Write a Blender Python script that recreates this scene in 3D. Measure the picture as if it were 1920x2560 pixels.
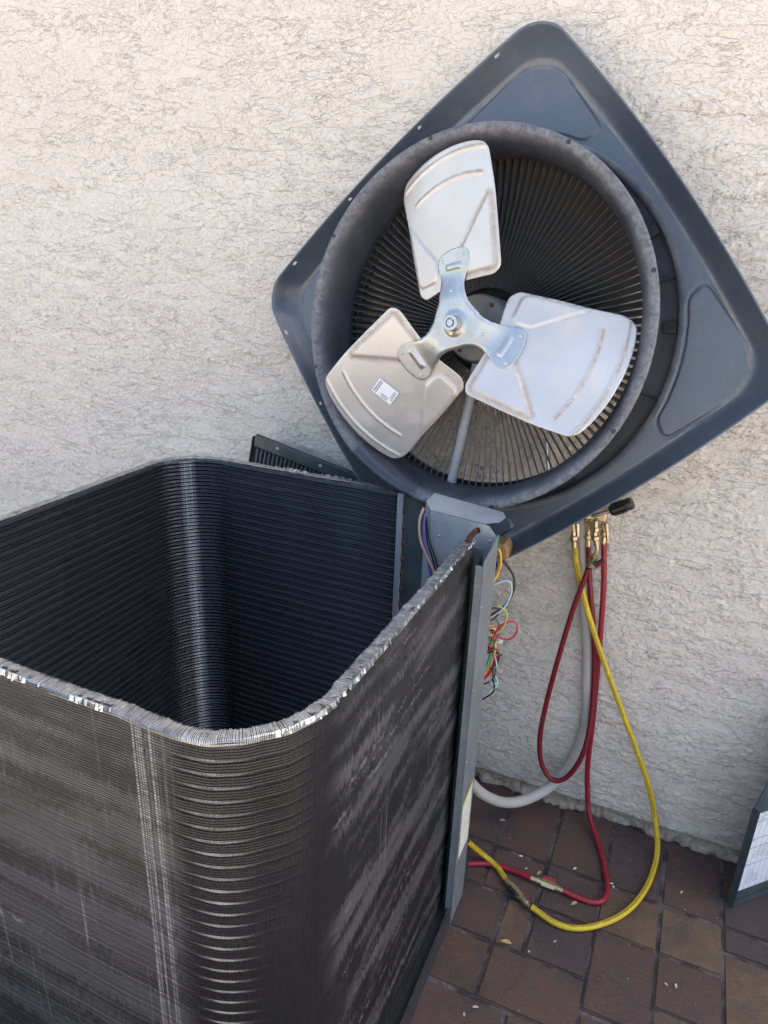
import bpy, bmesh, math, random
import numpy as np
from mathutils import Vector, Matrix
from mathutils.geometry import delaunay_2d_cdt

for o in list(bpy.data.objects): bpy.data.objects.remove(o)
scene = bpy.context.scene
COL = scene.collection
R = math.radians
rng = np.random.default_rng(7); random.seed(7)

# ------------------------------------------------------------------ camera
YAW, PITCH, ROLL, F = R(23.14), R(20.87), R(2.21), 1780.0
fw = Vector((-math.sin(YAW)*math.cos(PITCH), math.cos(YAW)*math.cos(PITCH), -math.sin(PITCH)))
r0 = Vector((math.cos(YAW), math.sin(YAW), 0)); u0 = r0.cross(fw)
rt = r0*math.cos(ROLL)+u0*math.sin(ROLL); up = -r0*math.sin(ROLL)+u0*math.cos(ROLL)
cam = bpy.data.cameras.new('camera'); co = bpy.data.objects.new('camera', cam); COL.objects.link(co)
mw = Matrix.Identity(4)
for i in range(3): mw[i][0], mw[i][1], mw[i][2] = rt[i], up[i], -fw[i]
mw[0][3], mw[1][3], mw[2][3] = 0, 0, 1.42
co.matrix_world = mw
cam.sensor_fit = 'VERTICAL'; cam.sensor_height = 36; cam.lens = F*36/2560
cam.clip_start = .02; cam.clip_end = 3000
scene.camera = co

# ------------------------------------------------------------------ light
SUN_AZ, SUN_EL = R(50), R(52)            # the sun stands behind the house, which ends to the right: open shade here, sunlit ground beyond
sd = Vector((math.sin(SUN_AZ)*math.cos(SUN_EL), math.cos(SUN_AZ)*math.cos(SUN_EL), math.sin(SUN_EL)))
world = bpy.data.worlds.new('World'); scene.world = world; world.use_nodes = True
wn = world.node_tree; bg = wn.nodes['Background']
sky = wn.nodes.new('ShaderNodeTexSky'); sky.sky_type = 'NISHITA'; sky.sun_disc = False
sky.sun_elevation = SUN_EL; sky.sun_rotation = SUN_AZ; sky.air_density = 1.0; sky.dust_density = 4.5; sky.ozone_density = .2
wn.links.new(sky.outputs[0], bg.inputs[0]); bg.inputs[1].default_value = .15
sl = bpy.data.lights.new('sun', 'SUN'); sl.energy = 4.0; sl.angle = R(.5); sl.color = (1, .95, .87)
so = bpy.data.objects.new('sun', sl); COL.objects.link(so); so.location = (2, 6, 9)
so.rotation_euler = (-sd).to_track_quat('-Z', 'Y').to_euler()
vs = scene.view_settings
vs.view_transform = 'Standard'; vs.look = 'None'; vs.gamma = 1; vs.use_curve_mapping = False
vs.exposure = 1.87
scene.cycles.max_bounces = 6; scene.cycles.diffuse_bounces = 3; scene.cycles.glossy_bounces = 3
scene.cycles.use_adaptive_sampling = True; scene.cycles.adaptive_threshold = .015

# ------------------------------------------------------------------ helpers: objects
def link(o, parent=None):
    COL.objects.link(o)
    if parent is not None: o.parent = parent
    return o
def tag(o, label=None, cat=None, group=None, kind=None):
    if label: o['label'] = label
    if cat: o['category'] = cat
    if group: o['group'] = group
    if kind: o['kind'] = kind
    return o
def empty(name, loc=(0, 0, 0), rz=0):
    o = bpy.data.objects.new(name, None); o.location = loc; o.rotation_euler = (0, 0, rz); o.empty_display_size = .05
    return link(o)
def mesh_np(name, V, Q, smooth=True, uv=None):
    """V (n,3), Q (m,k) int arrays with k=3 or 4"""
    V = np.asarray(V, np.float32); Q = np.asarray(Q, np.int32); k = Q.shape[1]
    me = bpy.data.meshes.new(name)
    me.vertices.add(len(V)); me.vertices.foreach_set('co', V.ravel())
    me.loops.add(Q.size); me.loops.foreach_set('vertex_index', Q.ravel())
    me.polygons.add(len(Q)); me.polygons.foreach_set('loop_start', np.arange(0, Q.size, k, dtype=np.int32))
    me.polygons.foreach_set('loop_total', np.full(len(Q), k, np.int32))
    me.polygons.foreach_set('use_smooth', np.full(len(Q), smooth))
    if uv is not None:
        l = me.uv_layers.new(name='UVMap'); l.data.foreach_set('uv', np.asarray(uv, np.float32)[Q.ravel()].ravel())
    me.update(calc_edges=True); me.validate()
    return me
def obj(name, me, mat, parent=None):
    o = bpy.data.objects.new(name, me)
    if mat and not me.materials: me.materials.append(mat)
    return link(o, parent)
class MB:
    def __init__(s): s.v = []; s.f = []
    def add(s, v, f):
        b = len(s.v); s.v += [tuple(x) for x in v]; s.f += [tuple(i+b for i in q) for q in f]; return s
    def box(s, lo, hi, M=None):
        x0, y0, z0 = lo; x1, y1, z1 = hi
        v = [Vector(p) for p in ((x0,y0,z0),(x1,y0,z0),(x1,y1,z0),(x0,y1,z0),(x0,y0,z1),(x1,y0,z1),(x1,y1,z1),(x0,y1,z1))]
        if M: v = [M @ p for p in v]
        return s.add(v, [(0,3,2,1),(4,5,6,7),(0,1,5,4),(1,2,6,5),(2,3,7,6),(3,0,4,7)])
    def prism(s, poly, t, M=None):
        n = len(poly); v = [Vector((a, b, 0)) for a, b in poly]+[Vector((a, b, t)) for a, b in poly]
        if M: v = [M @ p for p in v]
        return s.add(v, [tuple(range(n))[::-1], tuple(range(n, 2*n))]+[(i, (i+1) % n, (i+1) % n+n, i+n) for i in range(n)])
    def lathe(s, prof, n=24, M=None, cap=True):
        v = []; f = []
        for r, z in prof:
            for k in range(n):
                a = 2*math.pi*k/n; v.append(Vector((r*math.cos(a), r*math.sin(a), z)))
        for j in range(len(prof)-1):
            for k in range(n):
                k2 = (k+1) % n; f.append((j*n+k, j*n+k2, (j+1)*n+k2, (j+1)*n+k))
        if cap: f.append(tuple(range(n))[::-1]); f.append(tuple(range((len(prof)-1)*n, len(prof)*n)))
        if M: v = [M @ p for p in v]
        return s.add(v, f)
    def build(s, name, mat, parent=None, smooth=False, bevel=0):
        me = bpy.data.meshes.new(name); me.from_pydata(s.v, [], s.f); me.update()
        bm = bmesh.new(); bm.from_mesh(me); bmesh.ops.recalc_face_normals(bm, faces=bm.faces)
        if bevel: bmesh.ops.bevel(bm, geom=list(bm.edges), offset=bevel, segments=2, affect='EDGES', profile=.5)
        bm.to_mesh(me); bm.free()
        if smooth:
            me.polygons.foreach_set('use_smooth', [True]*len(me.polygons))
            try: me.set_sharp_from_angle(angle=R(38))
            except Exception: pass
        return obj(name, me, mat, parent)
def frame_to(a, b):
    """matrix whose z runs from a to b"""
    a = Vector(a); b = Vector(b); return Matrix.Translation(a) @ (b-a).to_track_quat('Z', 'Y').to_matrix().to_4x4()
def spline(P, n=8):
    P = [Vector(p) for p in P]; P = [2*P[0]-P[1]]+P+[2*P[-1]-P[-2]]; out = []
    for i in range(1, len(P)-2):
        for k in range(n):
            t = k/n
            out.append(.5*((2*P[i])+(P[i+1]-P[i-1])*t+(2*P[i-1]-5*P[i]+4*P[i+1]-P[i+2])*t*t+(3*P[i]-P[i-1]-3*P[i+1]+P[i+2])*t**3))
    out.append(P[-2]); return out
def tube_mesh(name, P, r, n=8, seg=12, wob=0):
    C = spline(P, n); V = []; UV = []; L = 0
    t = (C[1]-C[0]).normalized(); nrm = t.orthogonal().normalized()
    for i, c in enumerate(C):
        t2 = (C[min(i+1, len(C)-1)]-C[max(i-1, 0)]).normalized()
        nrm = (nrm-t2*nrm.dot(t2)).normalized(); bn = t2.cross(nrm)
        if i: L += (c-C[i-1]).length
        for k in range(seg+1):
            a = 2*math.pi*k/seg; V.append(c+(nrm*math.cos(a)+bn*math.sin(a))*r*(1+wob*math.sin(L*900))); UV.append((L, k/seg))
    s1 = seg+1
    Q = [(i*s1+k, i*s1+k+1, (i+1)*s1+k+1, (i+1)*s1+k) for i in range(len(C)-1) for k in range(seg)]
    return mesh_np(name, [tuple(v) for v in V], Q, True, UV)
def tube(name, P, r, mat, parent=None, **k): return obj(name, tube_mesh(name, P, r, **k), mat, parent)
def fill2d(outline, spacing, hfun):
    """triangulated sheet inside an outline: list of (x, y) -> mesh arrays with height hfun(x, y)"""
    O = []
    for i, a in enumerate(outline):
        b = outline[(i+1) % len(outline)]; d = math.dist(a, b); m = max(1, int(d/spacing))
        O += [(a[0]+(b[0]-a[0])*k/m, a[1]+(b[1]-a[1])*k/m) for k in range(m)]
    n = len(O); A = np.array(O); lo = A.min(0); hi = A.max(0)
    gx, gy = np.meshgrid(np.arange(lo[0], hi[0], spacing), np.arange(lo[1], hi[1], spacing))
    gx[1::2] += spacing/2; G = np.c_[gx.ravel(), gy.ravel()]
    ins = np.zeros(len(G), bool)
    for i in range(n):
        x1, y1 = A[i]; x2, y2 = A[(i+1) % n]
        c = ((y1 > G[:, 1]) != (y2 > G[:, 1])); ins ^= c & (G[:, 0] < (x2-x1)*(G[:, 1]-y1)/((y2-y1) if y2 != y1 else 1e-12)+x1)
    G = G[ins]; dm = np.full(len(G), 9.)
    for a in A: dm = np.minimum(dm, np.hypot(G[:, 0]-a[0], G[:, 1]-a[1]))
    G = G[dm > spacing*.5]
    pts = [Vector(p) for p in O]+[Vector((float(a), float(b))) for a, b in G]
    v, e, f, *_ = delaunay_2d_cdt(pts, [(i, (i+1) % n) for i in range(n)], [], 1, 1e-7)
    V = [(p.x, p.y, hfun(p.x, p.y)) for p in v]
    T = [tuple(q) for q in f if len(q) == 3]
    return V, T
def sst(x, a, b):
    t = min(1, max(0, (x-a)/(b-a))); return t*t*(3-2*t)
def round_poly(P, r, n=5):
    out = []; m = len(P)
    for i in range(m):
        p = Vector(P[i]); a = Vector(P[i-1])-p; b = Vector(P[(i+1) % m])-p
        rr = r[i] if isinstance(r, (list, tuple)) else r
        rr = min(rr, a.length*.49, b.length*.49); A = p+a.normalized()*rr; B = p+b.normalized()*rr
        for k in range(n+1):
            t = k/n; q = A*(1-t)**2+p*2*t*(1-t)+B*t*t; out.append((q.x, q.y))
    return out

# ------------------------------------------------------------------ helpers: materials
class NT:
    def __init__(s, name, **base):
        s.m = bpy.data.materials.new(name); s.m.use_nodes = True; s.t = s.m.node_tree; s.n = s.t.nodes; s.b = s.n['Principled BSDF']
        for k, v in base.items(): s.set(s.b, k, v)
    def set(s, node, k, v):
        k = k.replace('_', ' ') if isinstance(k, str) and k not in node.inputs else k
        i = node.inputs[k]
        if isinstance(v, bpy.types.NodeSocket): s.t.links.new(v, i)
        else:
            if isinstance(v, tuple) and len(v) == 3 and i.type == 'RGBA': v = v+(1,)
            i.default_value = v
    def node(s, typ, props=None, **ins):
        n = s.n.new(typ)
        for k, v in (props or {}).items(): setattr(n, k, v)
        for k, v in ins.items(): s.set(n, k, v)
        return n
    def coord(s, out='Object', scale=(1, 1, 1), loc=(0, 0, 0)):
        c = s.n.new('ShaderNodeTexCoord'); mp = s.n.new('ShaderNodeMapping')
        s.t.links.new(c.outputs[out], mp.inputs[0]); mp.inputs['Scale'].default_value = scale; mp.inputs['Location'].default_value = loc
        return mp.outputs[0]
    def world(s, scale=(1, 1, 1)):
        g = s.n.new('ShaderNodeNewGeometry'); mp = s.n.new('ShaderNodeMapping'); s.t.links.new(g.outputs['Position'], mp.inputs[0]); mp.inputs['Scale'].default_value = scale
        return mp.outputs[0]
    def noise(s, vec, scale=5, detail=4, rough=.55, dist=0): return s.node('ShaderNodeTexNoise', None, Vector=vec, Scale=scale, Detail=detail, Roughness=rough, Distortion=dist).outputs[0]
    def ramp(s, fac, stops, interp='LINEAR'):
        r = s.n.new('ShaderNodeValToRGB'); s.t.links.new(fac, r.inputs[0]); cr = r.color_ramp; cr.interpolation = interp
        while len(cr.elements) < len(stops): cr.elements.new(.5)
        for e, (p, c) in zip(cr.elements, stops):
            e.position = p; e.color = (c, c, c, 1) if isinstance(c, (int, float)) else tuple(c)+(1,)
        return r.outputs[0]
    def mix(s, fac, a, b, blend='MIX'):
        n = s.n.new('ShaderNodeMix'); n.data_type = 'RGBA'; n.blend_type = blend
        for sock, v in ((n.inputs[0], fac), (n.inputs[6], a), (n.inputs[7], b)):
            if isinstance(v, bpy.types.NodeSocket): s.t.links.new(v, sock)
            else: sock.default_value = v if not isinstance(v, tuple) else v+(1,)
        return n.outputs[2]
    def math(s, op, a, b=0, c=0):
        n = s.n.new('ShaderNodeMath'); n.operation = op
        for i, v in enumerate((a, b, c)):
            if isinstance(v, bpy.types.NodeSocket): s.t.links.new(v, n.inputs[i])
            else: n.inputs[i].default_value = v
        return n.outputs[0]
    def sep(s, vec):
        n = s.n.new('ShaderNodeSeparateXYZ'); s.t.links.new(vec, n.inputs[0]); return n.outputs
    def comb(s, x, y, z=0):
        n = s.n.new('ShaderNodeCombineXYZ')
        for i, v in enumerate((x, y, z)):
            if isinstance(v, bpy.types.NodeSocket): s.t.links.new(v, n.inputs[i])
            else: n.inputs[i].default_value = v
        return n.outputs[0]
    def bump(s, h, strength=.5, dist=.002, normal=None):
        n = s.n.new('ShaderNodeBump'); s.t.links.new(h, n.inputs['Height']); n.inputs['Strength'].default_value = strength; n.inputs['Distance'].default_value = dist
        if normal: s.t.links.new(normal, n.inputs['Normal'])
        s.t.links.new(n.outputs[0], s.b.inputs['Normal']); return n.outputs[0]

def painted(name, c, rough=.4, dust=.0, dustc=(.3, .27, .22), metallic=0, sc=1., bumpy=.05):
    m = NT(name, Roughness=rough, Metallic=metallic)
    v = m.coord('Object', (sc, sc, sc)); n1 = m.noise(v, 9, 5, .6); n2 = m.noise(v, 160, 3, .6)
    col = m.mix(m.ramp(n1, [(.3, 0), (.75, 1)]), tuple(x*.8 for x in c), tuple(min(1, x*1.22) for x in c))
    if dust: col = m.mix(m.math('MULTIPLY', m.ramp(m.noise(v, 22, 6, .7), [(.45, 0), (.75, 1)]), dust), col, dustc)
    m.set(m.b, 'Base Color', col)
    m.set(m.b, 'Roughness', m.math('MULTIPLY_ADD', m.noise(v, 30, 4, .6), .25, rough-.12))
    if bumpy: m.bump(n2, bumpy, .001)
    return m.m
MAT = {}
# stucco
m = NT('stucco', Roughness=.92); p = m.world()
c = m.mix(m.ramp(m.noise(p, 2.2, 4, .55), [(.3, 0), (.7, 1)]), (.648, .592, .512), (.668, .611, .531))
c = m.mix(m.math('MULTIPLY', m.ramp(m.noise(p, 40, 5, .7), [(.5, 0), (.8, 1)]), .15), c, (.58, .49, .40))
c = m.mix(m.math('MULTIPLY', m.ramp(m.noise(m.world((1, 1, .25)), 6, 5, .7), [(.6, 0), (.85, 1)]), .10), c, (.56, .48, .395))
stain = m.math('MULTIPLY', m.ramp(m.sep(p)[2], [(.03, 1), (.22, 0)]), m.ramp(m.noise(m.world((1, 1, .5)), 9, 5, .7), [(.38, 0), (.62, 1)]))
c = m.mix(m.math('MULTIPLY', stain, .55), c, (.42, .33, .24))      # splash-up dirt near the ground
m.set(m.b, 'Base Color', c); m.set(m.b, 'Specular IOR Level', .25)
qv = m.world((1, 1, 1.7)); ql = m.world((.36, 1, 1.3))
isl = m.ramp(m.noise(m.world((.7, 1, 1.3)), 6, 3, .55), [(.42, .25), (.56, 1)])
terr = m.ramp(m.noise(qv, 21, 5, .56, .25), [(.436, 0), (.452, .5), (.546, .5), (.562, 1)])
lace = m.math('MULTIPLY', m.ramp(m.noise(qv, 50, 3, .50, .4), [(.50, 0), (.522, 1)]), isl)
drag = m.ramp(m.noise(ql, 17, 6, .60, .2), [(.496, 0), (.512, 1)])
ht = m.math('ADD', m.math('MULTIPLY', terr, .0024), m.math('ADD', m.math('MULTIPLY', lace, .0014), m.math('MULTIPLY', drag, .0018)))
m.bump(ht, 1.0, 1.0)
MAT['stucco'] = m.m
m = NT('footing', Roughness=.95); p = m.world()
m.set(m.b, 'Base Color', m.mix(m.ramp(m.noise(p, 30, 6, .7), [(.3, 0), (.75, 1)]), (.24, .18, .12), (.56, .48, .38)))
m.bump(m.noise(p, 160, 6, .75), .8, .004); MAT['footing'] = m.m
# paver: colour differs stone by stone
def paver_mat(name, stops):
    m = NT(name, Roughness=.7); p = m.world()
    oi = m.n.new('ShaderNodeObjectInfo')
    base = m.ramp(oi.outputs['Random'], stops)
    off = m.node('ShaderNodeVectorMath', {'operation': 'ADD'}); m.t.links.new(p, off.inputs[0])
    m.t.links.new(m.comb(m.math('MULTIPLY', oi.outputs['Random'], 17.), m.math('MULTIPLY', oi.outputs['Random'], 31.), 0), off.inputs[1])
    q = off.outputs[0]
    c = m.mix(m.ramp(m.noise(q, 9, 6, .65, .4), [(.32, 0), (.72, 1)]), base, (.094, .056, .038))
    c = m.mix(m.math('MULTIPLY', m.ramp(m.noise(q, 14, 5, .6), [(.45, 0), (.7, 1)]), .75), c, (.058, .042, .042))
    c = m.mix(m.math('MULTIPLY', m.ramp(m.noise(p, 5.5, 5, .65), [(.48, 0), (.66, 1)]), .6), c, (.036, .029, .029))
    c = m.mix(m.math('MULTIPLY', m.ramp(m.noise(q, 260, 3, .6), [(.5, 0), (.72, 1)]), .4), c, (.135, .102, .082))
    c = m.mix(m.math('MULTIPLY', m.ramp(m.noise(p, 420, 2, .5), [(.66, 0), (.72, 1)]), .6), c, (.3, .26, .22))
    m.set(m.b, 'Base Color', c)
    m.set(m.b, 'Roughness', m.math('MULTIPLY_ADD', m.ramp(m.noise(p, 4, 4, .6), [(.35, 0), (.7, 1)]), .35, .42))
    m.bump(m.math('ADD', m.noise(q, 330, 4, .7), m.math('MULTIPLY', m.noise(q, 45, 4, .6), 1.9)), .8, .0022)
    return m.m
MAT['paver'] = paver_mat('paver', [(0, (.042, .031, .034)), (.25, (.108, .049, .042)), (.5, (.046, .036, .041)), (.75, (.082, .050, .036)), (1, (.116, .055, .042))])
MAT['paver_tan'] = paver_mat('paver_tan', [(0, (.20, .120, .055)), (1, (.155, .105, .058))])
m = NT('joint_sand', Roughness=.95); p = m.world()
m.set(m.b, 'Base Color', m.mix(m.math('MULTIPLY', m.ramp(m.noise(p, 13, 5, .65), [(.44, .12), (.60, 1)]), m.ramp(m.noise(p, 90, 5, .7), [(.25, .2), (.75, 1)])), (.028, .023, .023), (.22, .185, .18))); m.bump(m.noise(p, 500, 4, .7), .8, .002)
MAT['sand'] = m.m
m = NT('gravel', Roughness=.95); p = m.world()
m.set(m.b, 'Base Color', m.mix(m.node('ShaderNodeTexVoronoi', None, Vector=p, Scale=60.).outputs['Color'], (.42, .37, .31), (.54, .48, .41))); m.bump(m.noise(p, 60, 4), .8, .01)
MAT['gravel'] = m.m
# fan cover paint
m = NT('cover_paint'); p = m.coord()
c = m.mix(m.ramp(m.noise(p, 5, 5, .6), [(.3, 0), (.7, 1)]), (.064, .081, .106), (.088, .108, .138))
c = m.mix(m.math('MULTIPLY', m.ramp(m.noise(p, 30, 6, .75), [(.52, 0), (.8, 1)]), .35), c, (.22, .19, .155))
c = m.mix(m.math('MULTIPLY', m.ramp(m.noise(p, 700, 2, .5), [(.62, 0), (.7, 1)]), .25), c, (.35, .32, .28))
m.set(m.b, 'Base Color', c); wa = m.n.new('ShaderNodeAttribute'); wa.attribute_name = 'wear'
c = m.mix(m.math('MULTIPLY', m.math('MULTIPLY', wa.outputs['Fac'], m.ramp(m.noise(p, 26, 5, .7), [(.36, .05), (.66, 1)])), .6), c, (.34, .30, .255))      # paint rubbed thin and dusty along the fold
scr = m.math('MULTIPLY', m.ramp(m.noise(m.coord('Object', (9, 120, 40)), 3, 3, .6, .4), [(.69, 0), (.73, 1)]), m.ramp(m.noise(p, 6, 3), [(.5, 0), (.62, 1)]))
c = m.mix(m.math('MULTIPLY', scr, .4), c, (.3, .3, .31)); m.set(m.b, 'Base Color', c)
m.set(m.b, 'Roughness', m.math('MULTIPLY_ADD', m.noise(p, 14, 5, .65), .24, .22)); m.set(m.b, 'Specular IOR Level', .75)
m.bump(m.noise(p, 300, 3, .6), .06, .001); MAT['cover'] = m.m
# fan ring plastic with chalky wear on its lip and one wet stain
m = NT('ring_plastic'); p = m.coord(); xyz = m.sep(p)
rad = m.math('SQRT', m.math('ADD', m.math('MULTIPLY', xyz[0], xyz[0]), m.math('MULTIPLY', xyz[1], xyz[1])))
lip = m.ramp(m.math('ADD', rad, m.math('MULTIPLY', m.math('SUBTRACT', m.noise(p, 14, 5, .6), .5), .03)), [(.338, 0), (.354, 1)])
lip = m.math('MULTIPLY', lip, m.math('GREATER_THAN', xyz[2], .07)); chalk = m.math('MULTIPLY', lip, m.ramp(m.noise(p, 70, 6, .7, .8), [(.30, 0), (.75, 1)]))
c = m.mix(m.ramp(m.noise(p, 16, 5, .65), [(.3, 0), (.7, 1)]), (.030, .034, .044), (.058, .063, .076))
c = m.mix(m.math('MULTIPLY', chalk, .6), c, (.36, .35, .36))
c = m.mix(m.math('MULTIPLY', m.ramp(m.noise(p, 30, 6, .7), [(.5, 0), (.8, 1)]), .12), c, (.22, .21, .20))
dst = m.node('ShaderNodeVectorMath', {'operation': 'DISTANCE'}); m.t.links.new(p, dst.inputs[0]); dst.inputs[1].default_value = (-.318, -.150, .09)
st = m.ramp(m.math('ADD', dst.outputs['Value'], m.math('MULTIPLY', m.math('SUBTRACT', m.noise(p, 25, 3, .5), .5), .05)), [(.085, 1), (.090, 0)])
c = m.mix(st, c, (.038, .042, .055))
m.set(m.b, 'Base Color', c); m.set(m.b, 'Roughness', m.mix(st, (.52, .52, .52), (.25, .25, .25))); m.bump(m.noise(p, 200, 4, .6), .12, .001); MAT['ring'] = m.m
MAT['vane'] = painted('vane_paint', (.042, .044, .046), .36, .35, (.12, .11, .095), 0, 1.2, 0)
# aluminium blade, brushed and dusty along its ribs
m = NT('blade_aluminium', Metallic=.9); p = m.coord(); uv = m.coord('UV')
sx = m.sep(uv)
a = m.noise(m.coord('Object', (1, 1, 1)), 260, 3, .6); b = m.noise(p, 8, 5, .6)
c = m.mix(m.ramp(b, [(.3, 0), (.7, 1)]), (.56, .535, .50), (.64, .615, .585))
c = m.mix(m.math('MULTIPLY', m.ramp(a, [(.45, 0), (.7, 1)]), .18), c, (.42, .40, .37))
soil = m.math('MULTIPLY', m.ramp(sx[0], [(.15, 0), (1, 1)]), m.ramp(m.noise(p, 38, 6, .7, .6), [(.30, 0), (.55, 1)]))
c = m.mix(m.math('MULTIPLY', soil, .85), c, (.27, .185, .12))
film = m.ramp(m.noise(m.coord('Object', (1, 1, 1), (3, 1, 2)), 13, 6, .7), [(.48, 0), (.74, 1)])
c = m.mix(m.math('MULTIPLY', film, .28), c, (.58, .50, .42))
m.set(m.b, 'Base Color', c); m.set(m.b, 'Metallic', m.math('SUBTRACT', .55, m.math('MULTIPLY', m.math('MAXIMUM', soil, m.math('MULTIPLY', film, .6)), .7)))
br = m.noise(m.coord('Object', (9, 300, 300)), 1, 3, .6)
m.set(m.b, 'Roughness', m.math('MULTIPLY_ADD', br, .22, m.math('MULTIPLY_ADD', b, .16, .20))); m.bump(m.math('ADD', a, br), .10, .0006); MAT['blade'] = m.m
def galvan(name, c0, c1, rough=.34, metallic=.85):
    m = NT(name, Metallic=metallic); p = m.coord()
    vo = m.node('ShaderNodeTexVoronoi', None, Vector=p, Scale=140.).outputs['Color']
    c = m.mix(m.ramp(m.noise(p, 10, 5, .6), [(.3, 0), (.7, 1)]), c0, c1); c = m.mix(.06, c, vo)
    c = m.mix(m.math('MULTIPLY', m.ramp(m.noise(p, 35, 6, .7), [(.55, 0), (.8, 1)]), .35), c, (.38, .33, .27))
    m.set(m.b, 'Base Color', c); m.set(m.b, 'Roughness', m.math('MULTIPLY_ADD', m.noise(p, 26, 4), .25, rough-.1)); m.bump(m.noise(p, 240, 3), .06, .0006); return m.m
MAT['zinc'] = galvan('zinc_hub', (.40, .41, .39), (.54, .555, .55), .36, .85)
MAT['galv'] = galvan('galvanised_sheet', (.34, .38, .41), (.44, .48, .51), .45, .55)
MAT['galv_dark'] = galvan('galvanised_post', (.19, .22, .24), (.26, .29, .315), .45, .5)
MAT['darkpaint'] = painted('dark_green_paint', (.042, .058, .064), .38, .15)
MAT['pan'] = painted('base_pan_paint', (.03, .034, .038), .45, .3, (.14, .12, .1))
MAT['motor'] = painted('motor_grey', (.22, .215, .205), .5, .5, (.3, .24, .17), .2)
MAT['pipe'] = painted('grey_conduit', (.30, .31, .32), .5, .2)
MAT['pvc'] = painted('pale_flexible_conduit', (.45, .42, .375), .55, .25, (.42, .36, .29))
MAT['brass'] = painted('brass', (.56, .44, .26), .32, .4, (.12, .085, .04), .85)
MAT['steel'] = painted('screw_steel', (.55, .55, .54), .35, .2, metallic=.9)
MAT['copper'] = painted('weathered_copper', (.12, .055, .03), .5, .6, (.03, .026, .022), .4)
MAT['black'] = painted('black_plastic', (.018, .019, .021), .4, .1)
MAT['redplastic'] = painted('red_plastic', (.42, .02, .035), .4)
MAT['wood'] = None
m = NT('wood', Roughness=.7); p = m.coord('Object', (6, 60, 60)); c = m.mix(m.ramp(m.noise(p, 6, 6, .7, 1.), [(.3, 0), (.7, 1)]), (.22, .12, .045), (.42, .26, .11)); m.set(m.b, 'Base Color', c); m.bump(m.noise(p, 9, 4), .3, .002); MAT['wood'] = m.m
def hose_mat(name, c, printed=False):
    m = NT(name, Roughness=.42); p = m.coord(); uv = m.coord('UV'); s = m.sep(uv)
    col = m.mix(m.ramp(m.noise(p, 40, 5, .7), [(.35, 0), (.8, 1)]), c, tuple(x*.72 for x in c))
    if printed:
        d = m.noise(m.comb(m.math('MULTIPLY', s[0], 260.), m.math('MULTIPLY', s[1], 30.), 0), 1., 1, .5)
        blk = m.noise(m.comb(m.math('MULTIPLY', s[0], 14.), 0, 0), 1., 1, .5)
        band = m.math('LESS_THAN', m.math('ABSOLUTE', m.math('SUBTRACT', m.math('FRACT', m.math('MULTIPLY', s[1], 3.)), .5)), .14)
        k = m.math('MULTIPLY', m.math('MULTIPLY', band, m.math('GREATER_THAN', d, .5)), m.math('GREATER_THAN', blk, .42))
        col = m.mix(m.math('MULTIPLY', k, .85), col, (.03, .03, .03))
    m.set(m.b, 'Base Color', col); m.bump(m.noise(p, 900, 2), .1, .0005); return m.m
MAT['yellow'] = hose_mat('yellow_hose_rubber', (.66, .46, .018), .62)
MAT['red'] = hose_mat('red_hose_rubber', (.27, .008, .022))
MAT['darkred'] = hose_mat('dark_red_hose_rubber', (.17, .006, .014))
def wire_mat(name, c): return NT(name, Base_Color=c, Roughness=.4).m
# coil: fin packs seen edge on, with flattened fins and pale streaks (UV in metres along the coil / up)
m = NT('coil_fins'); uv = m.coord('UV'); s = m.sep(uv)
def cn(fx, fy, z=0., det=2, vv=None): return m.noise(m.comb(m.math('MULTIPLY', s[0], float(fx)), m.math('MULTIPLY', vv or s[1], float(fy)), z), 1., det, .6)
fin = cn(430, 1.5); fin2 = cn(160, 2.2, 7.)
an = m.n.new('ShaderNodeAttribute'); an.attribute_name = 'splay'; splay = an.outputs['Fac']
an = m.n.new('ShaderNodeAttribute'); an.attribute_name = 'open'; glint_ = an.outputs['Fac']  # mask of the highlight painted into the bend colour
an = m.n.new('ShaderNodeAttribute'); an.attribute_name = 'scuff'; scuff = an.outputs['Fac']
vj = m.math('ADD', s[1], m.math('MULTIPLY', m.math('ADD', m.math('SUBTRACT', fin, .5), m.math('SUBTRACT', fin2, .5)), .050))
inn = m.math('GREATER_THAN', s[0], 5.); keep_ = m.math('MULTIPLY_ADD', inn, -.86, 1.)
patch = m.math('MULTIPLY', m.ramp(cn(1.7, 16, 3., 3, vj), [(.51, 0), (.56, 1)]), keep_)
patch2 = m.math('MULTIPLY', m.ramp(cn(4, 40, 9., 2, vj), [(.565, 0), (.585, 1)]), keep_)
line = m.math('MULTIPLY', m.ramp(cn(1.5, 60, 0., 1, m.math('ADD', s[1], m.math('MULTIPLY', m.math('SUBTRACT', fin2, .5), .02))), [(.66, 0), (.70, 1)]), m.ramp(cn(45, 20, 4.), [(.45, 0), (.6, 1)]))
streak = m.math('MULTIPLY', m.ramp(cn(300, .8, 2.), [(.60, 0), (.70, 1)]), m.ramp(cn(12, 4, 5., 3), [(.50, 0), (.62, 1)]))
rake = m.math('MULTIPLY', m.ramp(scuff, [(.25, 0), (.6, 1)]), m.ramp(cn(190, .5, 11., 1), [(.54, 0), (.62, 1)]))
rake = m.math('MULTIPLY', rake, m.ramp(cn(60, 160, 1.), [(.30, .25), (.62, 1)]))
base = m.mix(m.ramp(cn(4, 5, 1., 4), [(.3, 0), (.75, 1)]), (.024, .025, .028), (.040, .041, .044))
base = m.mix(m.math('GREATER_THAN', s[0], 5.), base, (.058, .064, .075))
flat = m.math('SUBTRACT', 1., splay)
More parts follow.
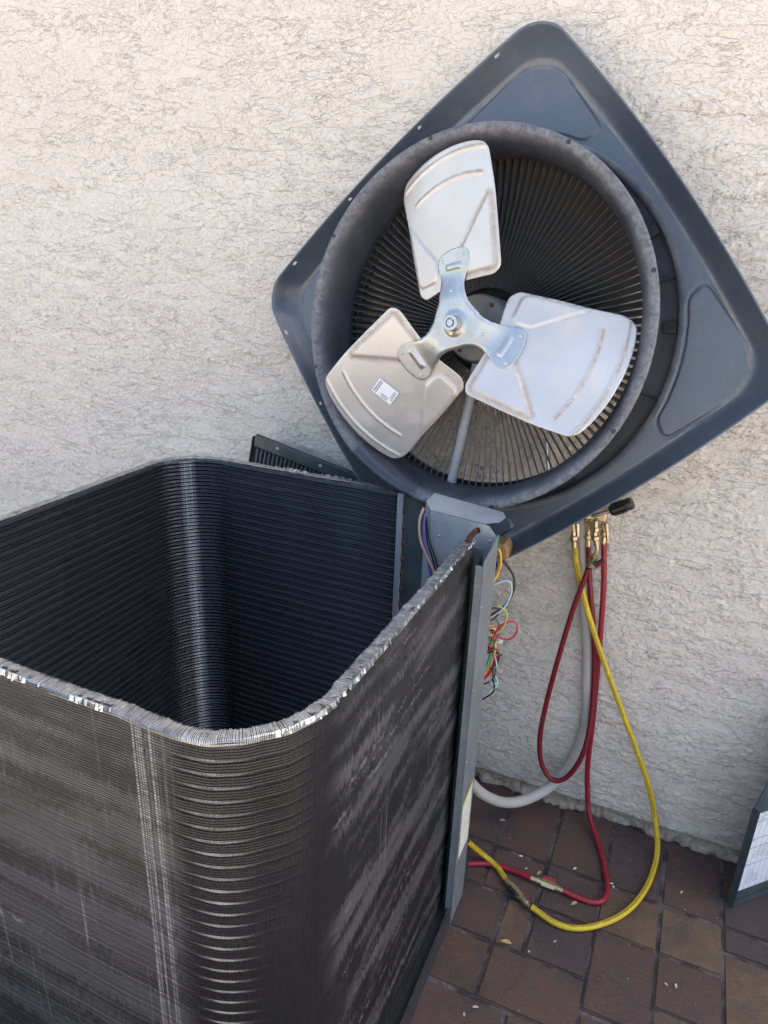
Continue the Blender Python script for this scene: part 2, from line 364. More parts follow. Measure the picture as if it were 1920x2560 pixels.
c = m.mix(m.math('MULTIPLY', m.math('MULTIPLY', m.math('MAXIMUM', patch, m.math('MULTIPLY', patch2, .7)), flat), m.math('MULTIPLY_ADD', m.math('LESS_THAN', s[0], .62), .42, .30)), base, (.185, .187, .195))
c = m.mix(m.math('MULTIPLY', m.math('MULTIPLY', m.math('MAXIMUM', streak, line), m.math('MULTIPLY', keep_, m.math('MULTIPLY_ADD', flat, .8, .2))), .6), c, (.36, .355, .35))
c = m.mix(m.math('MULTIPLY', rake, .7), c, (.38, .385, .40))
c = m.mix(m.math('MULTIPLY', m.math('MULTIPLY', m.ramp(fin, [(.4, 0), (.7, 1)]), .22), keep_), c, (.03, .03, .032))
c = m.mix(m.math('MULTIPLY', m.math('MULTIPLY', splay, keep_), m.math('MULTIPLY_ADD', m.ramp(fin, [(.42, 0), (.6, 1)]), .3, .42)), c, (.020, .022, .026))
fr_ = m.math('FRACT', m.math('DIVIDE', m.math('SUBTRACT', .915, s[1]), .0190))
tube_ = m.math('MULTIPLY', m.math('LESS_THAN', m.math('ABSOLUTE', m.math('SUBTRACT', fr_, .5)), .075), splay)      # bare tube collars in the bends; their brighter stretch is painted highlight
c = m.mix(m.math('MULTIPLY', tube_, m.ramp(m.math('ADD', m.math('MULTIPLY', fin, .5), m.math('MULTIPLY', cn(28, 30, 8.), .5)), [(.38, .1), (.62, .55)])), c, m.mix(glint_, (.034, .035, .038), (.30, .305, .31)))
c = m.mix(m.math('MULTIPLY', m.math('MULTIPLY', m.ramp(glint_, [(.3, 0), (1, 1)]), m.math('GREATER_THAN', s[0], 5.)), m.ramp(fin, [(.40, .35), (.62, .85)])), c, (.48, .47, .455))  # inner bends: vertical highlight column painted as paler metal
m.set(m.b, 'Base Color', c); m.set(m.b, 'Metallic', .65); m.set(m.b, 'Specular IOR Level', .7)
m.set(m.b, 'Roughness', m.math('MULTIPLY_ADD', fin, .25, m.math('MULTIPLY_ADD', splay, -.12, .26)))
nb = m.bump(m.math('ADD', m.math('ADD', fin, m.math('MULTIPLY', rake, .8)), cn(900, 3, 0., 1)), .16, .0010)
inner_ = m.math('GREATER_THAN', s[0], 5.)
row = m.math('MULTIPLY', m.math('SINE', m.math('MULTIPLY', s[1], m.math('MULTIPLY_ADD', inner_, 6.2832/.0095-6.2832/.00633, 6.2832/.00633))), m.math('MAXIMUM', m.math('MULTIPLY', flat, .07), m.math('MULTIPLY', inner_, 1.2)))
m.bump(m.math('MULTIPLY', row, .0013), 1.0, 1.0, nb)
MAT['coil'] = m.m
m = NT('fin_tips', Metallic=.8, Roughness=.3); p = m.world()
m.set(m.b, 'Base Color', m.mix(m.ramp(m.noise(p, 60, 5, .7), [(.35, 0), (.65, 1)]), (.30, .31, .325), (.68, .70, .72))); MAT['fintip'] = m.m
def print_mat(name, paper, ink, rows, lines=None, cell=(60, 1)):
    """printed sheet: rows of tiny illegible type; UV 0..1"""
    m = NT(name, Roughness=.5); uv = m.coord('UV'); s = m.sep(uv)
    fy = m.math('FRACT', m.math('MULTIPLY', s[1], float(rows)))
    row = m.math('LESS_THAN', m.math('ABSOLUTE', m.math('SUBTRACT', fy, .5)), .26)
    n = m.noise(m.comb(m.math('MULTIPLY', s[0], float(cell[0])), m.math('FLOOR', m.math('MULTIPLY', s[1], float(rows))), 0), 1., 2, .7)
    blk = m.noise(m.comb(m.math('MULTIPLY', s[0], 4.), m.math('MULTIPLY', s[1], 5.), 3.), 1., 1, .5)
    k = m.math('MULTIPLY', m.math('MULTIPLY', row, m.math('GREATER_THAN', n, .52)), m.math('GREATER_THAN', blk, .52))
    c = m.mix(k, paper, ink)
    if lines:
        for pos, w, colr, ax in lines:
            c = m.mix(m.math('LESS_THAN', m.math('ABSOLUTE', m.math('SUBTRACT', s[ax], pos)), w), c, colr)
    m.set(m.b, 'Base Color', c); return m.m

# ------------------------------------------------------------------ noise for real relief
def vnoise(x, y, seed):
    g = np.random.default_rng(seed); T = g.random((256, 256)) * 2*np.pi; gx, gy = np.cos(T), np.sin(T)
    x0 = np.floor(x).astype(np.int64); y0 = np.floor(y).astype(np.int64); fx = x-x0; fy = y-y0
    u = fx**3*(fx*(fx*6-15)+10); v = fy**3*(fy*(fy*6-15)+10)
    def d(i, j): a = (x0+i) & 255; b = (y0+j) & 255; return gx[a, b]*(fx-i)+gy[a, b]*(fy-j)
    return ((d(0, 0)*(1-u)+d(1, 0)*u)*(1-v)+(d(0, 1)*(1-u)+d(1, 1)*u)*v)*1.5
def fbm(x, y, seed, o=4, g=.5):
    r = 0; a = 1
    for k in range(o): r = r+a*vnoise(x*2**k, y*2**k, seed+k); a *= g
    return r
def nst(x, a, b): t = np.clip((x-a)/(b-a), 0, 1); return t*t*(3-2*t)

# ================================================================== SETTING
tag(MB().add([(-400, -400, -.02), (400, -400, -.02), (400, 400, -.02), (-400, 400, -.02)], [(0, 1, 2, 3)]).build('ground', MAT['gravel']), kind='structure')
patio = tag(MB().box((-2.6, -.62, -.06), (1.06, 1.63, -.0045)).build('patio', MAT['sand']), kind='structure')
# pavers: module .066 m, squares, oblongs and halves as laid
U = .0660; X0, Y0 = .0085, 1.400
laid = []; occ = {}
def lay(i0, i1, j0, j1, tan=False):
    for i in range(i0, i1):
        for j in range(j0, j1):
            if (i, j) in occ: return False
    for i in range(i0, i1):
        for j in range(j0, j1): occ[(i, j)] = 1
    laid.append((i0, i1, j0, j1, tan)); return True
for k in range(-20, 8): lay(2*k, 2*k+2, -4, 0)
for a in [(-4,-2,0,2),(-2,0,0,2),(0,2,0,2,True),(2,4,0,2,True),(4,6,0,1),(4,6,1,4,True),(6,8,0,1),(6,9,1,3),(-3,-2,2,4,True),(-2,0,2,4),(0,2,2,5),(2,4,2,4),
          (-3,0,4,6),(-5,-3,2,4),(-6,-3,4,6),(2,4,4,6,True),(4,7,4,6),(0,2,5,8),(-2,0,6,8),(-5,-2,6,8),(2,5,6,8)]: lay(*a)
sizes = [(2,2),(2,3),(3,2),(2,2),(1,2),(2,1)]
for j in range(0, 30):
    for i in range(-40, 16):
        if (i, j) in occ: continue
        for w, h in random.sample(sizes, len(sizes))+[(1, 1)]:
            if j > 14 and w*h < 4 and random.random() < .8 and (w, h) != (1, 1): continue
            if lay(i, i+w, j, j+h, random.random() < .2): break
laid.sort(key=lambda a: abs((a[0]+a[1])*U/2)+abs(Y0-(a[2]+a[3])*U/2-1.1))
PM = {}
def paver_mesh(w, h, tan):
    k = (w, h, tan)
    if k not in PM:
        bm = bmesh.new(); bmesh.ops.create_cube(bm, size=1)
        g = .0050
        for v in bm.verts: v.co = Vector((v.co.x*(w-g), v.co.y*(h-g), v.co.z*.05-.025))
        top = [e for e in bm.edges if all(v.co.z > -.01 for v in e.verts)]
        bmesh.ops.bevel(bm, geom=top, offset=.0036, segments=2, affect='EDGES')
        me = bpy.data.meshes.new('paver'); bm.to_mesh(me); bm.free(); me.materials.append(MAT['paver_tan' if tan else 'paver']); PM[k] = me
    return PM[k]
rest = MB()
for n, (i0, i1, j0, j1, tan) in enumerate(laid):
    y1 = min(Y0-j0*U, 1.612); y0 = Y0-j1*U; w = (i1-i0)*U; h = y1-y0
    if y0 < -.6 or X0+i1*U > 1.05: continue
    px, py = X0+(i0+i1)/2*U, (y0+y1)/2; z = random.uniform(-.0022, .0008)
    if n < 295:
        o = bpy.data.objects.new('paver', paver_mesh(round(w, 4), round(h, 4), tan)); o.location = (px, py, z)
        o.rotation_euler = (random.uniform(-.006, .006), random.uniform(-.006, .006), random.uniform(-.008, .008)); link(o, patio)
    else: rest.box((px-w/2+.003, py-h/2+.003, -.05), (px+w/2-.003, py+h/2-.003, z))
if rest.v: tag(rest.build('far_pavers', MAT['paver'], patio), kind='stuff')

# house wall with real stucco relief
WALL = 1.616
wall = tag(empty('house_wall', (0, WALL, 0)), 'cream textured stucco house wall behind the air conditioner', 'wall')
def relief(x, z):
    w1 = fbm(x/.09, z/.06, 3, 4, .6); w2 = fbm(x/.022, z/.017, 7, 3, .65)
    side = nst(x+.35*vnoise(x/.5, z/.5, 9), -.8, .0)                        # long trowel drags on the right, shorter lacy ones on the left
    def ledge(q, sharp): f = q-np.floor(q); return np.minimum((1-f)**1.3, f/sharp+.0)   # swells downwards, then breaks off sharply
    q1 = z/.050+w1*(1.15-.45*side)+w2*.30
    q2 = z/.021+fbm(x/.030, z/.022, 13, 3, .6)*1.3+w2*.35+.3*w1
    a1 = nst(fbm(x/.13, z/.05, 17, 3), -.22, .22)*(.35+.65*side); a2 = nst(fbm(x/.05, z/.035, 19, 3), -.05, .28)*(1-.35*side)
    lace = nst(fbm(x/.017+w1*.5, z/.011+w2*.4, 11, 3, .65), -.02, .14)*nst(fbm(x/.07, z/.04, 23, 2), -.12, .16)*(1-.5*side)
    pits = nst(fbm(x/.012, z/.009, 31, 2, .6), .26, .44)*nst(vnoise(x/.08, z/.05, 33), -.05, .25)
    h = .0034*a1*ledge(q1, .10)+.0022*a2*ledge(q2, .20)+.0014*lace-.0010*pits
    return h+.0012*vnoise(x/.25, z/.15, 41)+.0006*fbm(x/.008, z/.005, 61, 2, .6)
STEP = .0028
gx = np.arange(-2.25, .62, STEP); gz = np.arange(.036, 2.12, STEP); A, B = np.meshgrid(gx, gz)
h = relief(A, B)
edge = np.minimum(np.minimum(A-gx[0], gx[-1]-A), gz[-1]-B); h *= np.clip(edge/.02, 0, 1)
B[0] += .004*vnoise(gx/.03, gx*0, 71)                                          # ragged lower edge of the stucco
V = np.c_[A.ravel(), -h.ravel(), B.ravel()]; nx, nz = len(gx), len(gz)
I = np.arange(nx*nz).reshape(nz, nx); Q = np.stack([I[:-1, :-1], I[:-1, 1:], I[1:, 1:], I[1:, :-1]], -1).reshape(-1, 4)
# return the lower edge back to the footing
lo = V[:nx].copy(); lo[:, 1] = .018; Q2 = np.stack([I[0, :-1]*0+np.arange(nx-1)+nx*nz, np.arange(1, nx)+nx*nz, I[0, 1:], I[0, :-1]], -1)
obj('stucco_relief', mesh_np('stucco_relief', np.r_[V, lo], np.r_[Q, Q2]), MAT['stucco'], wall)
mb = MB(); x0, x1, z1 = gx[0], gx[-1], gz[-1]
mb.box((-6, 0, .036), (x0, .2, 4.8)); mb.box((x1, 0, .036), (2.6, .2, 4.8)); mb.box((x0, 0, z1), (x1, .2, 4.8)); mb.box((x0, .1, .036), (x1, .2, z1))
mb.build('stucco_coat', MAT['stucco'], wall)
fx = np.arange(-1.2, 1.0, .0035); fz = np.linspace(-.03, .05, 24); A, B = np.meshgrid(fx, fz)
fy = .013-.009*nst(fbm(A/.035, B/.022, 81, 5, .62), -.4, .5)-.003*fbm(A/.009, B/.009, 87, 2)-.016*nst(.02-B+.012*vnoise(A/.04, A*0, 83), 0, .02)*nst(vnoise(A/.09, A*0, 84), -.2, .2)
I = np.arange(A.size).reshape(A.shape); obj('footing', mesh_np('footing', np.c_[A.ravel(), fy.ravel(), B.ravel()], np.stack([I[:-1, :-1], I[:-1, 1:], I[1:, 1:], I[1:, :-1]], -1).reshape(-1, 4)), MAT['footing'], wall)

# ================================================================== CONDENSER UNIT
unit = tag(empty('condenser_unit', (-.72, .93, 0)), 'open air conditioner condenser with bare dark finned coil and no top', 'air conditioner')
def U_(o): o.matrix_parent_inverse = Matrix.Translation((.72, -.93, 0)); return o
XL, XR, YF, YB, RC, TH = -1.137, -.317, .494, 1.366, .14, .0175
ZB, ZT = .045, .915
def path_pts():
    """outer face of the coil, walked from its free end beside the control box round to the back"""
    P = []; N = []
    def seg(a, b, n, nm):
        for t in np.linspace(0, 1, n, endpoint=False): P.append(np.array(a)*(1-t)+np.array(b)*t); N.append(np.array(nm))
    def arc(c, a0, a1, n):
        for a in np.linspace(a0, a1, n, endpoint=False): d = np.array([np.cos(a), np.sin(a)]); P.append(np.array(c)+RC*d); N.append(d)
    seg((XR, 1.166), (XR, YF+RC), 22, (1, 0)); arc((XR-RC, YF+RC), 0, -np.pi/2, 44)
    seg((XR-RC, YF), (XL+RC, YF), 64, (0, -1)); arc((XL+RC, YF+RC), -np.pi/2, -np.pi, 30)
    seg((XL, YF+RC), (XL, YB-RC), 18, (-1, 0)); arc((XL+RC, YB-RC), np.pi, np.pi/2, 44)
    seg((XL+RC, YB), (-.545, YB), 18, (0, 1)); P.append(np.array((-.545, YB))); N.append(np.array((0., 1)))
    return np.array(P), np.array(N)
P, N = path_pts(); S = np.r_[0, np.cumsum(np.linalg.norm(np.diff(P, axis=0), axis=1))]
def bend_w(s):                                    # 1 inside the rounded corners
    w = np.zeros_like(s)
    for c0, c1 in ((S[22], S[66]), (S[130], S[160]), (S[178], S[222])):
        w = np.maximum(w, nst(s, c0-.02, c0+.05)*(1-nst(s, c1-.022, c1+.016)))
    return w
bw = bend_w(S); topz = ZT+.0035*vnoise(S/.16, S*0, 101)+.0015*vnoise(S/.03, S*0, 103)
zz = np.arange(ZB, ZT, .00115); zf = (zz-ZB)/(ZT-ZB)
tubeph = (ZT-zz)/.0190; fr = tubeph-np.floor(tubeph)
ridge = np.exp(-((fr-.5)/.062)**2); fine = .5+.5*np.cos(2*np.pi*(ZT-zz)/.0038)
op = sum(np.exp(-((S-(S[a_]*(1-f_)+S[b_]*f_))/w_)**2) for a_, b_, f_, w_ in ((22, 66, .76, .030), (130, 160, .5, .03), (178, 222, .52, .022)))                # highlight columns painted into the bend colour; tube ridges also rise here
tubeb = np.clip(1-((fr-.5)/.20)**2, 0, 1)**.5
def skin(inner):
    V = []; UVs = []
    for k in range(len(P)):
        off = .0012*fine*(1-.45*bw[k])+.0002*ridge+(bw[k]*.0003+op[k]*.0012)*ridge*nst(ZT-zz, .012, .03) if not inner else .0011*(1+np.cos(2*np.pi*(ZT-zz)/.0095))*(1-.6*bw[k])+.0034*tubeb*(1-bw[k])+bw[k]*.0024*ridge
        off = off+.0012*vnoise(S[k]/.07+zz*0, zz/.10, 111 if inner else 113)
        sgn = -1 if inner else 1; b = P[k]-N[k]*(TH if inner else 0)
        z = ZB+zf*(topz[k]-ZB)
        V.append(np.c_[b[0]+sgn*N[k][0]*off, b[1]+sgn*N[k][1]*off, z]); UVs.append(np.c_[np.full(len(zz), S[k]+(5.3 if inner else 0)), z])
    V = np.concatenate(V); UVs = np.concatenate(UVs); I = np.arange(len(V)).reshape(len(P), len(zz))
    return V, UVs, np.stack([I[:-1, :-1], I[1:, :-1], I[1:, 1:], I[:-1, 1:]], -1).reshape(-1, 4)
Va, Ua, Qa = skin(False); Vb, Ub, Qb = skin(True)
nz_ = len(zz); n0 = len(Va); tops = np.arange(len(P))*nz_+nz_-1
cap = np.stack([tops[:-1], tops[1:], tops[1:]+n0, tops[:-1]+n0], -1)
e0 = np.arange(nz_); end0 = np.stack([e0[:-1], e0[1:], e0[1:]+n0, e0[:-1]+n0], -1); e1 = e0+(len(P)-1)*nz_; end1 = np.stack([e1[:-1], e1[1:], e1[1:]+n0, e1[:-1]+n0], -1)
coil_me = mesh_np('coil', np.r_[Va, Vb], np.r_[Qa, Qb+n0, cap, end0, end1], True, np.r_[Ua, Ub])
at = coil_me.attributes.new('splay', 'FLOAT', 'POINT'); at.data.foreach_set('value', np.tile(np.repeat(bw, nz_), 2).astype(np.float32))   # the fins fan open round the bends
sc = np.exp(-((S-S[66]-.034)/.026)**2)+.8*np.exp(-((S-S[22]+.035)/.006)**2)          # rows of fins raked over beside the near bend
at = coil_me.attributes.new('open', 'FLOAT', 'POINT'); at.data.foreach_set('value', np.tile(np.repeat(op, nz_), 2).astype(np.float32))  # carries the painted highlight columns to the coil material
at = coil_me.attributes.new('scuff', 'FLOAT', 'POINT'); at.data.foreach_set('value', np.r_[np.repeat(sc, nz_), np.zeros(n0)].astype(np.float32))
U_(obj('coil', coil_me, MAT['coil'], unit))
# fin ends standing up along the top edge: too many to count
s = np.arange(.002, S[-1]-.002, .0019); fxp = np.interp(s, S, P[:, 0]); fyp = np.interp(s, S, P[:, 1]); nxp = np.interp(s, S, N[:, 0]); nyp = np.interp(s, S, N[:, 1])
ln = np.hypot(nxp, nyp); nxp /= ln; nyp /= ln; tz = np.interp(s, S, topz)
V = []; Q = []
lean = .0016*np.clip(fbm(s/.05, s*0, 121, 3), -1, 1); ragged = np.clip(fbm(s/.012, s*0, 131, 3), -1, 1)
for k in range(len(s)):
    n = np.array([nxp[k], nyp[k]]); t = np.array([-n[1], n[0]]); p0 = np.array([fxp[k], fyp[k]])
    hgt = .0009+.0003*ragged[k]; l = lean[k]+.0003*rng.normal()
    ins = .003*max(0, vnoise(np.array([s[k]/.02]), np.array([0.]), 141)[0])+.0015*rng.random()
    prof = [(.0007, -.007), (.0006, -.0004), (-.0011, hgt*.8), (-.0085, hgt), (-.0155, hgt*.85), (-TH-.0003-ins, -.0012+.0014*rng.random()), (-TH-.0006, -.008)]
    b = len(V)
    for o_, dz in prof:
        q = p0+n*o_+t*(l*max(0, dz+.003)/.006)
        for e_ in (-.00062, .00062): V.append((q[0]+t[0]*e_, q[1]+t[1]*e_, tz[k]+dz))
    for j in range(len(prof)-1): Q.append((b+2*j, b+2*j+1, b+2*j+3, b+2*j+2))
    c = [b+2*j for j in range(len(prof))]
    for j in range(1, len(prof)-2, 2): Q.append((c[0], c[j], c[j+1], c[j+2]))
tag(U_(obj('fin_edge', mesh_np('fin_edge', V, Q, False), MAT['fintip'], unit)), kind='stuff')
# crushed fin flaps on the rim
V = []; Q = []
for k in range(420):
    s0 = rng.choice([.02, .09, .17, .30, .42, .50, .58, .86, 1.0, 1.12, 2.5, 2.62, 2.9])+rng.normal(0, .022); w = rng.uniform(.001, .006)
    side = rng.random() < .75
    i0 = np.array([np.interp(s0, S, P[:, 0]), np.interp(s0, S, P[:, 1])]); i1 = np.array([np.interp(s0+w, S, P[:, 0]), np.interp(s0+w, S, P[:, 1])])
    n = np.array([np.interp(s0, S, N[:, 0]), np.interp(s0, S, N[:, 1])]); n /= np.linalg.norm(n); z = np.interp(s0, S, topz)
    o_ = .002 if side else -TH-.002; d = rng.uniform(.001, .007); b = len(V)
    for q, j in ((i0, 0), (i1, 1)):
        V.append((*(q+n*(o_*.2-.004*(not side)*0)), z+.003)); V.append((*(q+n*(o_+rng.normal(0, .0012))), z-d*rng.uniform(.5, 1.1)))
    Q.append((b, b+2, b+3, b+1))
tag(U_(obj('crushed_fins', mesh_np('crushed_fins', V, Q, False), MAT['fintip'], unit)), kind='stuff')
# base pan
def rsq(o, r): return round_poly([(XR+o, YF-o), (XR+o, YB+o), (XL-o, YB+o), (XL-o, YF-o)], r, 8)
mb = MB(); mb.prism(rsq(.025, .16), .03); U_(mb.build('base_pan', MAT['pan'], unit, bevel=0))
a, b = rsq(.0295, .165), rsq(.024, .16); n = len(a); mb = MB()
mb.add([(x, y, .004) for x, y in a]+[(x, y, .058) for x, y in a]+[(x, y, .058) for x, y in b]+[(x, y, .031) for x, y in b],
       [(k, (k+1) % n, (k+1) % n+n, k+n) for k in range(n)]+[(k+n, (k+1) % n+n, (k+1) % n+2*n, k+2*n) for k in range(n)]+[(k+2*n, (k+1) % n+2*n, (k+1) % n+3*n, k+3*n) for k in range(n)])
U_(mb.build('pan_rim', MAT['pan'], unit))
# tube sheets at both coil ends
mb = MB(); mb.box((-.5445, 1.345, .05), (-.532, 1.3665, .912)); U_(mb.build('end_strip', MAT['galv'], unit))
mb = MB(); mb.box((-.532, 1.352, .05), (-.475, 1.356, .905)); U_(mb.build('tube_sheet', MAT['darkpaint'], unit))
mb = MB(); mb.box((-.345, 1.1665, .05), (-.300, 1.1705, .90)); U_(mb.build('tube_sheet', MAT['darkpaint'], unit))
for k in range(12):
    z = .872-.038*k
    U_(tube('return_bend', [(-.545, 1.3515, z-.0075), (-.533, 1.3515, z-.0065), (-.529, 1.3515, z), (-.533, 1.3515, z+.0065), (-.545, 1.3515, z+.0075)], .0036, MAT['copper'], unit, n=4, seg=8))
# copper stub at the coil's free end
U_(tube('copper_stub', [(-.327, 1.150, .905), (-.322, 1.152, .925), (-.313, 1.150, .939), (-.306, 1.149, .944)], .0055, MAT['copper'], unit, n=5))
# control box in the open corner
box = U_(MB().prism([(-.4222, .936), (-.3135, .929), (-.3047, .927), (-.294, .915), (-.2875, .905), (-.2875, .05), (-.4222, .05)], -.0015,
    Matrix.Translation((0, 1.218, 0)) @ Matrix(((1,0,0,0),(0,0,1,0),(0,1,0,0),(0,0,0,1)))).build('control_box', MAT['galv'], unit))
mb = MB(); mb.add([(-.4222, 1.2175, .936), (-.440, 1.237, .945), (-.440, 1.237, .05), (-.4222, 1.2175, .05)], [(0, 1, 2, 3)]); mb.build('left_flange', MAT['galv'], box)
mb = MB(); mb.add([(-.440, 1.237, .946), (-.4222, 1.2175, .937), (-.3125, 1.2175, .930), (-.290, 1.237, .931), (-.285, 1.260, .934), (-.294, 1.275, .938), (-.436, 1.273, .953)], [(0, 1, 2, 3, 4, 5, 6)]); mb.build('top_flange', MAT['galv'], box)
mb = MB(); mb.add([(x_, y_, z_) for x_ in (-.2848, -.2863) for y_, z_ in ((1.2165, .914), (1.127, .893), (1.127, .012), (1.2165, .012))], [(0, 1, 2, 3), (7, 6, 5, 4), (0, 4, 5, 1), (1, 5, 6, 2), (3, 2, 6, 7)])
post = U_(mb.build('corner_post', MAT['galv_dark'], unit))
mb = MB(); mb.box((-.300, 1.1275, .03), (-.2868, 1.1295, .885)); mb.build('post_return', MAT['galv_dark'], post)
mb = MB(); mb.box((-.302, 1.1305, .06), (-.298, 1.164, .88)); U_(mb.build('seal_strip', MAT['black'], unit))
for x, z in ((-.338, .902), (-.331, .893), (-.301, .898), (-.320, .878), (-.402, .888)):
    MB().lathe([(.0028, 0), (.0024, .0012), (.001, .0018)], 10, frame_to((x, 1.2165, z), (x, 1.0, z))).build('screw', MAT['steel'], box, True)
for z in (.80, .62, .45, .30):
    MB().lathe([(.0022, 0), (.002, .001), (.0008, .0014)], 8, frame_to((-.2847, 1.137, z), (0, 1.137, z))).build('rivet', MAT['steel'], post, True)
# sticker on the post
me = mesh_np('warning_sticker', [(-.2843, 1.142, .186), (-.2843, 1.208, .188), (-.2843, 1.204, .355), (-.2843, 1.140, .340)], [(0, 1, 2, 3)], False, [(0, 0), (1, 0), (1, 1), (0, 1)])
U_(obj('warning_sticker', me, print_mat('sticker_print', (.72, .72, .66), (.2, .2, .18), 26, [(.97, .03, (.55, .50, .06), 1), (.68, .012, (.42, .40, .08), 1), (.36, .012, (.42, .40, .08), 1)], (40, 1)), unit)); 
mb = MB(); mb.box((-.305, 1.228, .868), (-.286, 1.230, .908)); U_(mb.build('circuit_board', wire_mat('board_green', (.03, .22, .12)), unit))
# wires spilling out of the open side of the box
WC = {'yellow': (.75, .42, .015), 'black': (.012, .012, .014), 'blue': (.38, .52, .55), 'green': (.02, .25, .13), 'lime': (.48, .46, .05), 'red': (.55, .015, .06), 'grey': (.16, .15, .16), 'brown': (.12, .035, .02), 'purple': (.10, .07, .26), 'tan': (.42, .26, .19), 'orange': (.75, .30, .03)}
WM = {k: wire_mat('wire_'+k, v) for k, v in WC.items()}
wires = [('yellow', .0024, [(-.318,1.28,.86),(-.302,1.3,.848),(-.296,1.3,.831),(-.295,1.3,.813),(-.3,1.3,.791),(-.310,1.29,.768)]),
 ('black', .0026, [(-.318,1.28,.847),(-.298,1.3,.831),(-.282,1.31,.811),(-.27,1.315,.791),(-.265,1.315,.768),(-.268,1.31,.746),(-.282,1.305,.719),(-.315,1.29,.69)]),
 ('black', .0024, [(-.318,1.28,.839),(-.304,1.3,.819),(-.304,1.3,.801),(-.314,1.29,.765)]),
 ('blue', .0020, [(-.315,1.29,.763),(-.293,1.3,.776),(-.279,1.305,.781),(-.271,1.31,.772),(-.269,1.308,.749),(-.28,1.3,.719),(-.306,1.295,.692)]),
 ('lime', .0018, [(-.292,1.295,.726),(-.277,1.3,.717),(-.271,1.3,.708),(-.273,1.3,.686),(-.284,1.3,.663),(-.31,1.29,.650)]),
 ('red', .0019, [(-.313,1.29,.672),(-.296,1.3,.657),(-.28,1.303,.648),(-.261,1.305,.649),(-.248,1.306,.668),(-.249,1.306,.687),(-.26,1.304,.692),(-.274,1.3,.686),(-.285,1.297,.672),(-.295,1.295,.645)]),
 ('grey', .0022, [(-.312,1.29,.681),(-.297,1.303,.688),(-.287,1.305,.679),(-.284,1.304,.658),(-.291,1.30,.632)]),
 ('yellow', .0021, [(-.306,1.29,.68),(-.297,1.306,.663),(-.294,1.308,.633),(-.293,1.308,.599),(-.3,1.303,.562),(-.313,1.295,.542)]),
 ('green', .0022, [(-.311,1.29,.655),(-.301,1.3,.639),(-.298,1.303,.609),(-.302,1.3,.579),(-.312,1.292,.558)]),
 ('red', .0021, [(-.311,1.29,.672),(-.299,1.311,.654),(-.290,1.313,.628),(-.288,1.313,.594),(-.295,1.307,.564),(-.312,1.296,.535)]),
 ('red', .0021, [(-.308,1.29,.636),(-.289,1.306,.612),(-.286,1.309,.583),(-.293,1.305,.558),(-.312,1.292,.530)]),
 ('brown', .0022, [(-.309,1.29,.611),(-.288,1.3,.621),(-.278,1.303,.606),(-.28,1.301,.589),(-.294,1.296,.570)]),
 ('orange', .0019, [(-.311,1.29,.655),(-.305,1.298,.633),(-.308,1.294,.604)]),
 ('brown', .0021, [(-.310,1.29,.712),(-.298,1.3,.716),(-.287,1.302,.712),(-.294,1.3,.695),(-.310,1.29,.684)]),
 ('orange', .0018, [(-.306,1.292,.672),(-.292,1.302,.676),(-.288,1.302,.664),(-.303,1.296,.650)]),
 ('tan', .0026, [(-.436,1.214,.941),(-.440,1.205,.915),(-.435,1.202,.88),(-.420,1.202,.848),(-.393,1.204,.800)]),
 ('purple', .0026, [(-.433,1.214,.930),(-.430,1.206,.886),(-.418,1.203,.843),(-.403,1.203,.790)]),
 ('black', .0018, [(-.429,1.214,.923),(-.420,1.209,.883),(-.406,1.207,.851),(-.388,1.207,.805)]),
 ('black', .0016, [(-.430,1.214,.918),(-.424,1.210,.878),(-.411,1.209,.845),(-.395,1.209,.800)])]
for q_ in range(6):
    z0 = random.uniform(.60, .72); pts_ = [(-.313, 1.292, z0)]
    for w_ in range(5): pts_.append((-.294+random.uniform(-.008, .018), 1.303+random.uniform(-.012, .016), z0-.022*w_+random.uniform(-.018, .014)))
    pts_.append((-.313, 1.292, z0-.125)); wires.append((random.choice(['green', 'black', 'yellow', 'brown', 'grey', 'blue', 'lime']), .0018, pts_))
for k, r_, pts in wires: U_(tube('wire', pts, r_, WM[k], unit, n=6, seg=7))
U_(tube('cable_tie', [(-.312,1.29,.617),(-.297,1.318,.624),(-.284,1.318,.632),(-.279,1.312,.636)], .0022, wire_mat('nylon', (.72, .72, .70)), unit, n=4, seg=6))
U_(MB().box((-.284, 1.308, .631), (-.276, 1.316, .641)).build('cable_tie_head', bpy.data.materials['nylon'], unit))

# ================================================================== FAN COVER (underside towards us, leaning on the wall)
cover = empty('fan_cover'); tag(cover, 'dark grey condenser top with three-blade fan leaning against the stucco wall', 'fan cover')
Mc = Matrix(((.75063, -.64668, -.13549, -.42282), (.00124, .20645, -.97846, 1.46326), (.66072, .73429, .15577, 1.25606), (0, 0, 0, 1)))
cover.matrix_world = Mc
def outline_r(th, a, bow, rc):
    lo, hi = np.full_like(th, .2), np.full_like(th, .75)
    for _ in range(40):
        r = (lo+hi)/2; x = np.abs(r*np.cos(th)); y = np.abs(r*np.sin(th))
        qx = x-(a+bow*(1-np.minimum(1, y/a)**2))+rc; qy = y-(a+bow*(1-np.minimum(1, x/a)**2))+rc
        f = np.hypot(np.maximum(qx, 0), np.maximum(qy, 0))+np.minimum(np.maximum(qx, qy), 0)-rc
        hi = np.where(f > 0, r, hi); lo = np.where(f > 0, lo, r)
    return (lo+hi)/2
NT_ = 720; th = np.arange(NT_)*2*np.pi/NT_
HOLE = .377
rf = outline_r(th, .372, .027, .060); stations = []
stations += [(np.full(NT_, HOLE-.010), -.088), (np.full(NT_, HOLE-.008), -.070), (np.full(NT_, HOLE-.005), -.058), (np.full(NT_, HOLE-.001), -.0525), (np.full(NT_, HOLE+.005), -.0508)]
for t in np.linspace(.0, 1, 64): stations.append(((HOLE+.008)*(1-t)+rf*t, -.0505))
